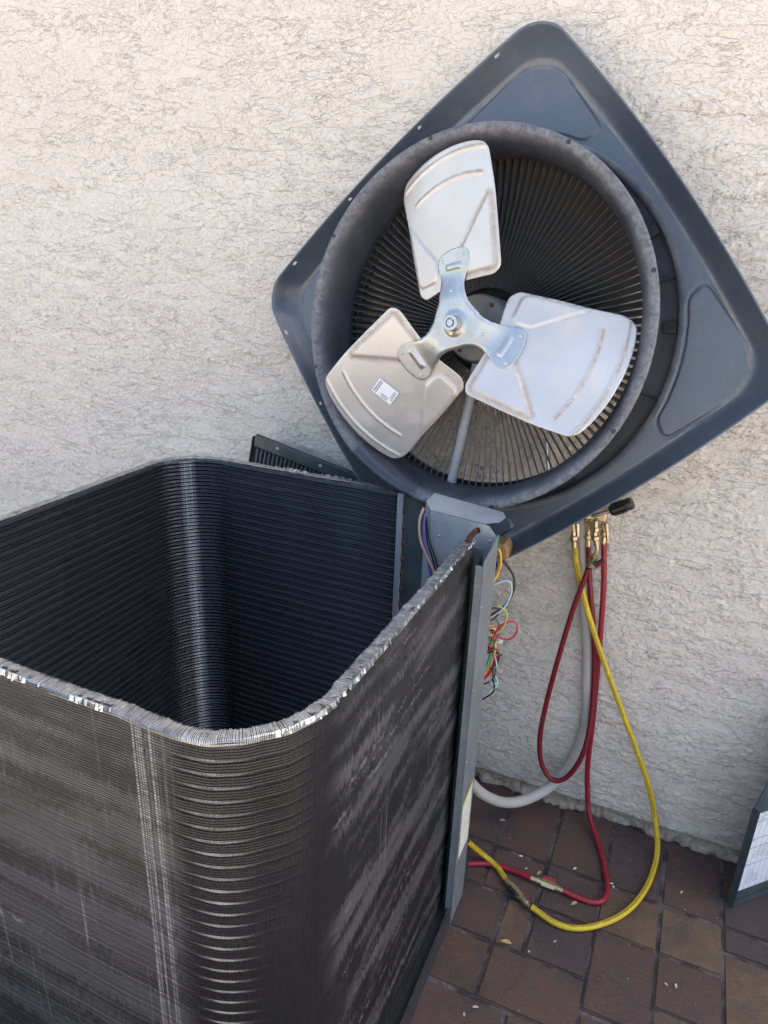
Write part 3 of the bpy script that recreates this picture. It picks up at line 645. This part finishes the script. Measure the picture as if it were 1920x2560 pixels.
for k in range(1, 8):
    t = k/8; rr = outline_r(th, .372+.018*t, .027, .060); stations.append((rr, -.0505+.014*t**2.2))
for dd, a in ((-.030, .3965), (-.0205, .4015), (-.0115, .4065), (-.0065, .4090), (-.002, .4115), (.0, .4135), (-.0015, .4150), (-.006, .4150)): stations.append((outline_r(th, a, .0265, .060), dd))
V = []
EP = np.array(round_poly([(.384, .176), (.384, .384), (.176, .384)]+[(.391*math.cos(R(a)), .391*math.sin(R(a))) for a in (62, 56, 50, 45, 40, 34, 28)], [.020, .036, .020, .012]+[.004]*5+[.012], 5))
def emboss(x, y):
    ax, ay = np.abs(x), np.abs(y); d = np.full(x.shape, 9.); ins = np.zeros(x.shape, bool)
    for i in range(len(EP)):
        a = EP[i]; b = EP[(i+1) % len(EP)]; e = b-a; wx, wy = ax-a[0], ay-a[1]; t = np.clip((wx*e[0]+wy*e[1])/(e@e), 0, 1)
        d = np.minimum(d, np.hypot(wx-e[0]*t, wy-e[1]*t))
        c_ = (a[1] > ay) != (b[1] > ay)
        if e[1] != 0: ins ^= c_ & (ax < e[0]*(ay-a[1])/e[1]+a[0])
    sd_ = np.where(ins, d, -d)
    return .0030*nst(sd_, -.001, .003)-.0012*np.exp(-((sd_+.002)/.0022)**2)
for rr, dd in stations:
    x, y = rr*np.cos(th), rr*np.sin(th); z = np.full(NT_, dd)
    if abs(dd+.0505) < 1e-6: z = z+emboss(x, y)
    V.append(np.c_[x, y, z])
V = np.concatenate(V); ns = len(stations); I = np.arange(ns*NT_).reshape(ns, NT_); J = np.roll(I, -1, 1)
Q = np.stack([I[:-1], J[:-1], J[1:], I[1:]], -1)
keep = np.ones(Q.shape[:2], bool)
hole_rows = [i for i in range(ns-1) if -.0118 < stations[i][1] < -.006 and stations[i+1][1] > stations[i][1]]
for side in range(2):
    for hp in (-.31, -.102, .106, .312):
        a = math.atan2(.43, hp)+side*math.pi/2; k = int(round(a/(2*math.pi)*NT_)) % NT_
        for i in hole_rows[:1]: keep[i, [(k-1) % NT_, k]] = False
tp = mesh_np('top_panel', V, Q[keep].reshape(-1, 4)); wv = np.zeros(ns)
for i_ in range(ns):
    d_ = stations[i_][1]
    if 66 <= i_ <= 70: wv[i_] = (.25, .6, 1, .8, .3)[i_-66]
    if i_ in (3, 4, 5): wv[i_] = .7
at = tp.attributes.new('wear', 'FLOAT', 'POINT'); at.data.foreach_set('value', np.repeat(wv, NT_).astype(np.float32))
obj('top_panel', tp, MAT['cover'], cover)
# ring (venturi) with flared lip
prof = [(.3300, -.006), (.3275, -.002), (.3268, .004), (.3270, .016), (.3265, .038), (.3310, .060), (.3375, .077), (.3455, .089), (.3545, .0955), (.3620, .0965), (.3655, .0945), (.3660, .0905), (.3620, .0885), (.3540, .0870), (.3460, .0800), (.3390, .0680), (.3340, .0500), (.3320, .030), (.3325, -.010), (.3330, -.055), (.3450, -.080), (.3690, -.084)]
from math import pi
def lathe_np(name, prof, n):
    a = np.arange(n)*2*np.pi/n; V = np.concatenate([np.c_[r*np.cos(a), r*np.sin(a), np.full(n, z)] for r, z in prof]); I = np.arange(len(V)).reshape(len(prof), n); J = np.roll(I, -1, 1)
    return mesh_np(name, V, np.stack([I[:-1], J[:-1], J[1:], I[1:]], -1).reshape(-1, 4))
ring = obj('fan_ring', lathe_np('fan_ring', prof, 200), MAT['ring'], cover)
for k in range(8):
    a = -2.75+k*pi/4; Mx = Matrix.Rotation(a, 4, 'Z')
    MB().lathe([(.0045, 0), (.0045, .001), (.0022, .0016)], 10, Mx @ frame_to((.3605, 0, .0962), (.3605, 0, .2))).build('screw', MAT['black'], ring, True)
for k in range(10):
    a = -1.0+k*2*pi/10; Mx = Matrix.Rotation(a, 4, 'Z')
    MB().prism([(.3335, -.078), (.3690, -.078), (.352, -.040), (.3335, .035)], .002, Mx @ Matrix.Rotation(pi/2, 4, 'X')).build('gusset', MAT['ring'], ring)
for a in (-.62, -.10, 1.1, 2.3, 3.6):
    Mx = Matrix.Rotation(a, 4, 'Z'); MB().box((.345, -.010, -.0815), (.369, .010, -.066), Mx).build('clip', MAT['black'], ring, bevel=.001)
# grille behind the fan: canted radial vanes
grille = obj('grille', lathe_np('grille', [(.088, -.024), (.088, -.046), (.060, -.050), (.001, -.050)], 64), MAT['vane'], cover)
obj('outer_hoop', lathe_np('outer_hoop', [(.3215, -.026), (.3305, -.026), (.3305, -.034), (.3215, -.034), (.3215, -.026)], 120), MAT['vane'], grille)
NV = 128; CANT = R(23)
Vn = []; rs = np.linspace(.086, .3300, 8)
for r in rs:
    dz = -.020-.014*math.sin(min(1, (.33-r)/.10)*pi/2); hd = .0105; th_ = .0011
    for u, w in ((-hd, -th_), (-hd, th_), (hd, th_), (hd, -th_)):
        Vn.append((r, u*math.sin(CANT)+w*math.cos(CANT), dz+u*math.cos(CANT)-w*math.sin(CANT)))
Qn = [(i*4+k, i*4+(k+1) % 4, (i+1)*4+(k+1) % 4, (i+1)*4+k) for i in range(len(rs)-1) for k in range(4)]+[(0, 3, 2, 1), tuple(len(Vn)-4+k for k in range(4))]
vane_me = mesh_np('vane', Vn, Qn, False); vane_me.materials.append(MAT['vane'])
for k in range(NV):
    o = bpy.data.objects.new('vane', vane_me); o.rotation_euler = (0, 0, 2*pi*k/NV); link(o, grille)
# motor
motor = MB().lathe([(.060, -.049), (.068, -.044), (.068, .022), (.064, .029), (.030, .031), (.028, .036), (.012, .037)], 48).build('motor', MAT['motor'], cover, True)
for k in range(4):
    a = .3+k*pi/2; MB().lathe([(.0045, 0), (.0045, .002), (.003, .004)], 8, Matrix.Translation((.055*math.cos(a), .055*math.sin(a), .0292))).build('bolt', MAT['copper'], motor, True)
MB().lathe([(.0065, .030), (.0065, .150)], 16).build('shaft', MAT['steel'], motor, True)
tube('motor_conduit', [(-.045, -.055, .004), (-.074, -.085, .006), (-.097, -.109, .007), (-.160, -.168, .006), (-.2300, -.2310, .002)], .0105, MAT['pipe'], cover, n=4, seg=14)
# fan blades
PHI = R(20)
BO = round_poly([(.056, .088), (.066, .107), (.14, .1255), (.21, .140), (.262, .1545), (.290, .146), (.309, .104), (.320, .058), (.3235, .005), (.318, -.045), (.306, -.078), (.230, -.093), (.160, -.100), (.090, -.106), (.079, -.090), (.078, -.02), (.072, .035), (.063, .062)],
                [.008, .010, .02, .02, .018, .018, .02, .02, .02, .02, .02, .02, .02, .014, .008, .02, .02, .01], 4)
BO = [(x*1.0143, y*1.0143) for x, y in BO]
def poly_sd(p, poly):
    d = 9; ins = False; n = len(poly)
    for i in range(n):
        a = poly[i]; b = poly[(i+1) % n]; ex, ey = b[0]-a[0], b[1]-a[1]; wx, wy = p[0]-a[0], p[1]-a[1]
        t = max(0, min(1, (wx*ex+wy*ey)/(ex*ex+ey*ey))); d = min(d, math.hypot(wx-ex*t, wy-ey*t))
        if (a[1] > p[1]) != (b[1] > p[1]) and p[0] < ex*(p[1]-a[1])/ey+a[0]: ins = not ins
    return d if ins else -d
TA = [(.142, -.012), (.226, -.080), (.221, -.088), (.097, -.097), (.090, -.09), (.088, -.03), (.10, -.012)]
TB = [(.130, .056), (.206, .134), (.200, .137), (.088, .112), (.078, .100), (.085, .058), (.10, .05)]
def rib(r, t, R0, a0, a1):
    rr = math.hypot(r, t); a = math.atan2(t, r); da = max(0, a0-a, a-a1)*rr
    return math.hypot(rr-R0, da)
def bh(r, t):
    h = .0026*(1-sst(rib(r, t, .3140, R(-14), R(28)), .0006, .0036))+.0026*(1-sst(rib(r, t, .2695, R(-13.5), R(25)), .0006, .0036))
    h += .0034*sst(poly_sd((r, t), TA), 0, .006)+.0034*sst(poly_sd((r, t), TB), 0, .006)
    return h+.06*(r-.2)*0-.35*(t-.02)**2*.6
def soil_uv(r, t):
    d1 = rib(r, t, .3165, R(-14), R(28)); d2 = rib(r, t, .2720, R(-14), R(25)); d3 = abs(poly_sd((r, t), TA)); d4 = abs(poly_sd((r, t), TB))
    return max(1.3*(1-d1/.0042), 1.3*(1-d2/.0046), 1.0*(1-d3/.011), .5*(1-d4/.006), 0)
V2, T2 = fill2d(BO, .0033, bh)
cp, sp = math.cos(PHI), math.sin(PHI); Z0 = .1116
V3 = [(r, t*cp-(-sp)*0+h*sp, Z0-t*sp+h*cp) for r, t, h in V2]
UV3 = [(soil_uv(r, t), .5) for r, t, h in V2]
blade_me = mesh_np('fan_blade', V3, T2, True, UV3); blade_me.materials.append(MAT['blade'])
blades = []
for k in range(3):
    o = bpy.data.objects.new('fan_blade', blade_me); o.rotation_euler = (0, 0, R(58+(0, -120, 120)[k])); link(o, cover); blades.append(o)
    md = o.modifiers.new('thickness', 'SOLIDIFY'); md.thickness = .0014; md.offset = -1
# sticker on the lower left blade
sv = [(.1965, -.009), (.1825, .038), (.2145, .047), (.2285, .000)]
sm = mesh_np('blade_sticker', [(r*1.0143, t*1.0143*cp+(bh(r, t)+.0040)*sp, Z0-t*1.0143*sp+(bh(r, t)+.0040)*cp) for r, t in sv], [(0, 3, 2, 1)], False, [(0, 0), (0, 1), (1, 1), (1, 0)])
m = NT('blade_sticker_print', Roughness=.45); s_ = m.sep(m.coord('UV')); c = m.mix(0., (.80, .80, .82), (.8, .8, .8))
for (u0, u1, v0, v1) in ((.08, .92, .06, .115), (.08, .92, .15, .20), (.74, .81, .40, .78), (.87, .93, .44, .78), (.10, .70, .82, .86), (.10, .80, .90, .94)):
    a_ = m.math('MULTIPLY', m.math('MULTIPLY', m.math('GREATER_THAN', s_[0], u0), m.math('LESS_THAN', s_[0], u1)), m.math('MULTIPLY', m.math('GREATER_THAN', s_[1], v0), m.math('LESS_THAN', s_[1], v1)))
    a_ = m.math('MULTIPLY', a_, m.math('GREATER_THAN', m.noise(m.comb(m.math('MULTIPLY', s_[0], 30.), m.math('MULTIPLY', s_[1], 40.), 0), 1., 1, .5), .40))
    c = m.mix(m.math('MULTIPLY', a_, .9), c, (.06, .06, .07))
m.set(m.b, 'Base Color', c)
obj('sticker', sm, m.m, blades[2])
# spider hub
arm = [(.036,-.030),(.054,-.021),(.071,-.018),(.083,-.020),(.104,-.029),(.122,-.032),(.134,-.027),(.140,-.013),(.139,.014),(.132,.036),(.122,.046),(.110,.047),(.084,.036),(.066,.034),(.042,.034),(.028,.040)]
HO = []
for k in range(3):
    a = R(58+120*k); HO += [(1.0143*(x*math.cos(a)-y*math.sin(a)), 1.0143*(x*math.sin(a)+y*math.cos(a))) for x, y in arm]
HO = round_poly(HO, .006, 2)
def arm_rt(x, y):
    best = None
    for k in range(3):
        a = R(58+120*k); r = x*math.cos(a)+y*math.sin(a); t = -x*math.sin(a)+y*math.cos(a)
        if best is None or r > best[0]: best = (r, t)
    return best
def hh(x, y):
    r, t = arm_rt(x, y); rr = math.hypot(x, y); w = sst(r, .045, .100)
    edge = poly_sd((x, y), HO)
    z = (1-w)*.1275+w*(Z0+.0046-t*sp+bh(r, t)*0)
    z += .004*(1-sst(rr, .018, .028))-.004*(1-sst(edge, 0, .006))*(1-w)*sst(rr, .03, .05)
    z += .003*sst(.006-abs(r-.108), 0, .002)*sst(.020-abs(t-.006), 0, .003)
    return z
V2, T2 = fill2d(HO, .0026, hh)
hub = obj('hub', mesh_np('hub', V2, T2), MAT['zinc'], cover)
md = hub.modifiers.new('thickness', 'SOLIDIFY'); md.thickness = .002; md.offset = -1
MB().lathe([(.0155, .122), (.0155, .1475), (.0145, .1490), (.0090, .1490), (.0085, .142), (.001, .142)], 28, cap=False).build('collar', MAT['steel'], hub, True)
MB().lathe([(.004, 0), (.004, .010), (.003, .0115)], 6, frame_to((-.008, -.009, .140), (-.05, -.056, .138))).build('set_screw', MAT['brass'], hub, True)
for k in range(3):
    a = R(58+120*k)
    for r, t in ((.122, .034), (.127, -.020), (.062, .008)):
        x, y = r*math.cos(a)-t*math.sin(a), r*math.sin(a)+t*math.cos(a); z = hh(x, y)
        MB().lathe([(.0035, -.001), (.0035, .0008), (.0022, .0016), (.0014, .0008)], 10, Matrix.Translation((x, y, z))).build('rivet', MAT['steel'], hub, True)

# ================================================================== THINGS AROUND
# louvred side panel propped between coil and wall
pan = empty('louvred_panel', (-1.03, 1.545, .929)); tag(pan, 'dark green louvred side panel tucked behind the coil against the wall', 'panel')
sl_ = R(11.8); pan.matrix_world = Matrix.Translation((-1.035, 1.545, .931)) @ Matrix.Rotation(sl_, 4, 'Y')
PW, PL = .47, .86
MB().box((0, .000, -PL), (PW, .002, 0)).build('sheet', MAT['darkpaint'], pan)
MB().box((.004, -.012, -.030), (PW, -.0005, -.001)).build('top_flange', MAT['darkpaint'], pan, bevel=.001)
MB().box((-.003, -.014, -PL), (-.001, .002, -.006)).build('side_flange', MAT['darkpaint'], pan)
mb = MB(); n = 6
lv = [(-.0044, 0), (.0044, 0), (.0038, -.005), (.0017, -.0075), (-.0017, -.0075), (-.0038, -.005)]
mb.add([(x, y, -.040) for x, y in lv]+[(x*.6, y*.2, -.034) for x, y in lv]+[(x, y, -PL+.03) for x, y in lv], [(k, (k+1) % 6, (k+1) % 6+6, k+6) for k in range(6)]+[(k+12, (k+1) % 6+12, (k+1) % 6, k) for k in range(6)]+[tuple(range(6, 12))])
l0 = mb.build('louvre', MAT['darkpaint'], pan, True); l0.location = (.014, -.0003, 0)
for k in range(1, 36):
    o = l0.copy(); o.location.x = .014+k*.0124; COL.objects.link(o)
for x in (.075, .205, .33): MB().lathe([(.0045, 0), (.004, .0008), (.001, .001)], 10, frame_to((x, -.0121, -.012), (x, -1, -.012))).build('screw_mark', MAT['pvc'], pan)

# small wood block that carries the cover
wb = MB().prism([(-.330, .835), (-.304, .838), (-.296, .824), (-.295, .806), (-.322, .785), (-.332, .790)], .05, Matrix.Translation((0, 1.352, 0)) @ Matrix(((1,0,0,0),(0,0,1,0),(0,1,0,0),(0,0,0,1)))).build('wood_block', MAT['wood'], bevel=.0015)
tag(wb, 'small tan wood block wedged between the control box and the fan cover', 'wood block')

# pale flexible conduit along the wall
tag(tube('electrical_conduit', [(-.192,1.598,.90),(-.184,1.598,.841),(-.168,1.598,.733),(-.15,1.598,.631),(-.13,1.598,.526),(-.114,1.598,.416),(-.103,1.598,.324),(-.104,1.596,.238),(-.127,1.585,.15),(-.167,1.56,.088),(-.218,1.52,.060),(-.262,1.48,.068),(-.302,1.44,.106),(-.332,1.4,.165),(-.367,1.36,.255)], .0135, MAT['pvc'], n=8, seg=18), 'thick pale grey flexible conduit curving from the wall down to the unit', 'conduit')

# gauge manifold behind the cover, hoses hanging from its brass ports
man = tag(empty('gauge_manifold', (-.16, 1.575, .80)), 'brass gauge manifold with black knob peeking out under the fan cover', 'gauge manifold')
def Mn(o): o.matrix_parent_inverse = Matrix.Translation((.16, -1.575, -.80)); return o
Mn(MB().box((-.255, 1.566, .846), (-.128, 1.596, .876)).build('body', MAT['brass'], man, bevel=.003))
Mn(tube('stem', [(-.160,1.567,.857),(-.150,1.563,.862),(-.120,1.562,.8785)], .0042, MAT['steel'], man, n=3))
kn = MB(); Mk = frame_to((-.1215, 1.562, .8780), (-.080, 1.560, .9045))
kn.lathe([(.011, 0), (.0125, .002), (.0125, .030), (.0135, .033), (.0145, .046), (.012, .051), (.004, .052)], 20, Mk)
for k in range(8):
    kn.box((.0125, -.0026, .006), (.0150, .0026, .034), Mk @ Matrix.Rotation(k*pi/4, 4, 'Z'))
Mn(kn.build('knob', MAT['black'], man, True))
Mn(tube('hook', [(-.25,1.578,.874),(-.27,1.585,.93),(-.29,1.598,1.02)], .003, MAT['steel'], man))
def fitting(name, pts, parent, r=.0085):
    """hex nut, ferrule and neck along pts"""
    a, b = Vector(pts[0]), Vector(pts[-1]); L = (b-a).length; Mf = frame_to(a, b)
    mb = MB(); mb.lathe([(r*.62, -.004), (r*.62, L*.18), (r*.95, L*.2), (r*1.12, L*.25), (r*1.12, L*.5), (r*.95, L*.55)], 6, Mf)
    mb.lathe([(r*.62, L*.5), (r*.62, L*.62), (r*.75, L*.63), (r*.75, L*.95), (r*.8, L*.96), (r*.8, L*1.02)], 14, Mf); return mb.build(name, MAT['brass'], parent, True)
for a, b in (((-.196,1.567,.848), (-.1925,1.565,.812)), ((-.170,1.583,.848), (-.1655,1.585,.812)), ((-.134,1.588,.848), (-.131,1.59,.822)), ((-.150,1.556,.848), (-.145,1.551,.812))):
    Mn(MB().lathe([(.0065, -.002), (.0065, .012), (.0085, .014), (.0085, .022), (.0055, .023), (.0055, (Vector(b)-Vector(a)).length)], 6, frame_to(a, b)).build('port', MAT['brass'], man, True))
for a, b in (((-.188,1.555,.836), (-.181,1.545,.808)), ((-.128,1.58,.838), (-.117,1.565,.803)), ((-.158,1.57,.842), (-.152,1.555,.808))):
    Mn(MB().lathe([(.0055, 0), (.0055, .012), (.0042, .014), (.0042, .026), (.0032, .028), (.0032, (Vector(b)-Vector(a)).length)], 6, frame_to(a, b)).build('valve_stem', MAT['brass'], man, True))

yh = tag(empty('yellow_hose', (-.186, 1.565, .0)), 'yellow refrigerant hose hanging down and looping across the pavers', 'hose')
def Yn(o): o.matrix_parent_inverse = Matrix.Translation((.186, -1.565, 0)); return o
Yn(tube('hose', [(-.1865,1.565,.775),(-.172,1.565,.715),(-.136,1.565,.618),(-.089,1.565,.512),(-.036,1.565,.404),(.019,1.565,.293),(.068,1.565,.19),(.101,1.562,.092),(.118,1.535,.030),(.115,1.482,.0085),(.102,1.418,.0075),(.075,1.349,.0075),(.034,1.292,.0075),(-.021,1.248,.0075),(-.072,1.236,.0085),(-.131,1.251,.012)], .0066, MAT['yellow'], yh, n=10))
Yn(tube('hose', [(-.204,1.298,.012),(-.222,1.318,.010),(-.241,1.332,.010),(-.272,1.337,.022),(-.290,1.310,.062),(-.300,1.27,.115)], .0066, MAT['yellow'], yh, n=8))
Yn(fitting('fitting', [(-.194,1.565,.810), (-.1872,1.565,.774)], yh))
def ball_valve(pts, parent, fix, handle):
    a, b, c, d = [Vector(p) for p in pts]
    fix(MB().lathe([(.0058, 0), (.0058, .009), (.0072, .010), (.0072, (b-a).length)], 12, frame_to(a, b)).build('ferrule', MAT['brass'], parent, True))
    fix(MB().lathe([(.006, 0), (.0095, .001), (.0095, (c-b).length-.001), (.006, (c-b).length)], 6, frame_to(b, c)).build('valve_body', MAT['brass'], parent, True))
    fix(MB().lathe([(.0072, 0), (.0072, .011), (.0058, .012), (.0058, (d-c).length)], 12, frame_to(c, d)).build('ferrule', MAT['brass'], parent, True))
    m_ = frame_to((b+c)/2, c); hm = MB().box((-.0045, -.0045, -.014), (.0045, .0045, .014)); o = hm.build('handle', handle, parent, bevel=.0012)
    ax = (c-b).normalized(); o.matrix_local = Matrix.Identity(4)
    q = ax.to_track_quat('Z', 'Y').to_matrix().to_4x4(); side = ax.cross(Vector((0, 0, 1))).normalized()
    o.data.transform(Matrix.Translation((b+c)/2+side*handle_off[0]+Vector((0, 0, handle_off[1]))) @ q); fix(o)
handle_off = (-.012, .008)
ball_valve([(-.134,1.249,.012), (-.158,1.266,.012), (-.190,1.288,.012), (-.206,1.299,.012)], yh, Yn, MAT['black'])
rh = tag(empty('red_hose', (-.127, 1.59, 0)), 'bright red refrigerant hose running straight down and turning back on the pavers', 'hose')
def Rn(o): o.matrix_parent_inverse = Matrix.Translation((.127, -1.59, 0)); return o
Rn(tube('hose', [(-.1275,1.59,.790),(-.114,1.59,.696),(-.103,1.59,.571),(-.093,1.59,.428),(-.086,1.59,.311),(-.081,1.59,.189),(-.073,1.588,.114),(-.054,1.57,.038),(-.015,1.502,.0085),(.011,1.425,.0075),(.021,1.38,.0075),(.016,1.347,.0075),(-.005,1.329,.0075),(-.043,1.326,.009),(-.075,1.327,.012)], .0066, MAT['red'], rh, n=10))
Rn(tube('hose', [(-.150,1.329,.012),(-.18,1.333,.010),(-.207,1.335,.008),(-.256,1.329,.0075),(-.315,1.299,.0075)], .0066, MAT['red'], rh, n=8))
Rn(fitting('fitting', [(-.131,1.59,.826), (-.1277,1.59,.788)], rh))
handle_off = (.010, .004)
ball_valve([(-.073,1.326,.012), (-.092,1.328,.012), (-.126,1.329,.012), (-.152,1.329,.012)], rh, Rn, MAT['redplastic'])
lh = tag(empty('dark_red_hose', (-.16, 1.585, .1)), 'dark red hose hung in one long closed loop, both ends at the manifold', 'hose')
def Ln(o): o.matrix_parent_inverse = Matrix.Translation((.16, -1.585, -.1)); return o
Ln(tube('hose', [(-.1485,1.55,.736),(-.155,1.55,.700),(-.17,1.55,.617),(-.187,1.55,.48),(-.2,1.55,.348),(-.204,1.55,.249),(-.194,1.55,.177),(-.17,1.55,.134),(-.143,1.55,.129),(-.117,1.555,.157),(-.096,1.56,.218),(-.09,1.57,.287),(-.094,1.58,.375),(-.105,1.585,.484),(-.124,1.585,.59),(-.145,1.585,.691),(-.1597,1.585,.778)], .0064, MAT['darkred'], lh, n=10))
Ln(fitting('fitting', [(-.165,1.585,.812), (-.1600,1.585,.776)], lh))
Ln(fitting('fitting', [(-.1455,1.551,.822), (-.1385,1.55,.797)], lh, .009))
Ln(tube('elbow', [(-.138,1.55,.797),(-.136,1.55,.786),(-.138,1.55,.775),(-.141,1.55,.766)], .0042, MAT['brass'], lh, n=5))
Ln(MB().lathe([(.007, 0), (.0105, .002), (.0105, .016), (.007, .019), (.007, .032)], 6, frame_to((-.139,1.55,.771), (-.148,1.55,.739))).build('valve_body', MAT['brass'], lh, True))
Mh = Matrix.Translation((-.125, 1.541, .757)) @ Matrix.Rotation(R(-42), 4, 'Y')
Ln(MB().box((-.013, -.005, -.0058), (.013, .006, -.001), Mh).build('handle', MAT['redplastic'], lh, bevel=.001)); Ln(MB().box((-.013, -.004, -.0008), (.013, .006, .006), Mh).build('handle_back', MAT['black'], lh, bevel=.001))

# access panel standing on the pavers at the right
ap = empty('access_panel', (.283, 1.471, .0015), R(45)); tag(ap, 'dark access panel with white wiring diagram standing on the pavers by the wall', 'panel')
MB().prism([(0, 0), (.202, 0), (.202, .62), (.12, .62), (.028, .365), (.004, .292), (0, .280)], .0022, Matrix(((1,0,0,0),(0,0,1,0),(0,1,0,0),(0,0,0,1)))).build('sheet', MAT['darkpaint'], ap)
MB().box((-.002, -.016, .0), (.0, .0022, .285)).build('left_flange', MAT['darkpaint'], ap); MB().box((.0, -.012, .0), (.200, -.0005, .0025)).build('bottom_flange', MAT['darkpaint'], ap)
me = mesh_np('wiring_sheet', [(.020, -.0008, .030), (.19, -.0008, .030), (.19, -.0008, .262), (.020, -.0008, .262)], [(0, 1, 2, 3)], False, [(0, 0), (1, 0), (1, 1), (0, 1)])
gl = [(x/10, .003, (.25, .26, .3), 0) for x in range(1, 10)][:5]+[(y/9, .004, (.22, .23, .28), 1) for y in (3, 5, 6, 8)]
obj('wiring_sheet', me, print_mat('wiring_print', (.70, .72, .76), (.12, .13, .17), 30, gl, (70, 1)), ap)

# litter on the pavers
def leaf_mesh(name, l, w, col):
    n = 8; V = []; Q = []
    for i in range(n+1):
        t = i/n; ww = w*math.sin(pi*min(1, t*.96+.02))**.8; z = .25*w*math.sin(pi*t); V += [(l*(t-.5), -ww/2, z+.15*w), (l*(t-.5), 0, z*.4), (l*(t-.5), ww/2, z+.15*w)]
    for i in range(n): Q += [(3*i, 3*i+1, 3*i+4, 3*i+3), (3*i+1, 3*i+2, 3*i+5, 3*i+4)]
    me = mesh_np(name, V, Q); me.materials.append(col); return me
seedm = painted('seed_husk', (.62, .58, .48), .6); leafm = painted('dry_leaf', (.42, .30, .14), .6)
S_me = leaf_mesh('seed', .010, .0045, seedm); T_me = leaf_mesh('crumb', .0045, .0032, seedm); L_me = leaf_mesh('dry_leaf', .022, .009, leafm)
for k, (x, y) in enumerate([(-.189,1.392),(-.168,1.361),(-.06,1.413),(.028,1.407),(.033,1.399),(-.065,1.196),(-.112,1.148),(.183,1.455),(.183,1.204),(.164,1.199),(-.181,.983),(-.197,.96)]):
    o = bpy.data.objects.new('seed_husk', S_me); o.location = (x, y, .0018); o.rotation_euler = (random.uniform(-.2, .2), random.uniform(-.2, .2), random.uniform(0, 6)); s_ = random.uniform(.7, 1.25); o.scale = (s_, s_, s_); link(o)
    tag(o, 'tiny pale seed husk lying on the brown pavers', 'seed', 'seed husks scattered on the pavers')
for k in range(22):
    x, y = random.uniform(-.25, .40), random.uniform(1.0, 1.58)
    if k < 8: x, y = [(-.228,1.437),(.144,1.389),(.063,1.264),(-.117,1.466),(.062,1.503),(.121,1.502),(-.108,1.534),(.012,1.578)][k]
    o = bpy.data.objects.new('grit_crumb', T_me); o.location = (x, y, .0014); s_ = random.uniform(.3, .7); o.scale = (s_, s_, s_); o.rotation_euler = (0, 0, random.uniform(0, 6)); link(o)
    tag(o, 'white crumb of grit on the brown pavers', 'grit', 'grit crumbs scattered on the pavers')
for (x, y, rz, s_, lab) in ((-.262, 1.487, .5, .75, 'dry yellow leaf under the curve of the pale conduit'), (-.162, 1.148, .2, 1.1, 'curled tan leaf at the end of the small tan paver'), (-.137, 1.361, 1.2, .8, 'dry brown leaf beside the red hose fitting'), (-.044, 1.312, .9, .9, 'flat brown leaf scrap just below the red hose')):
    o = bpy.data.objects.new('dry_leaf', L_me); o.location = (x, y, .0012); o.rotation_euler = (.1, .05, rz); o.scale = (s_, s_, s_); link(o); tag(o, lab, 'leaf')
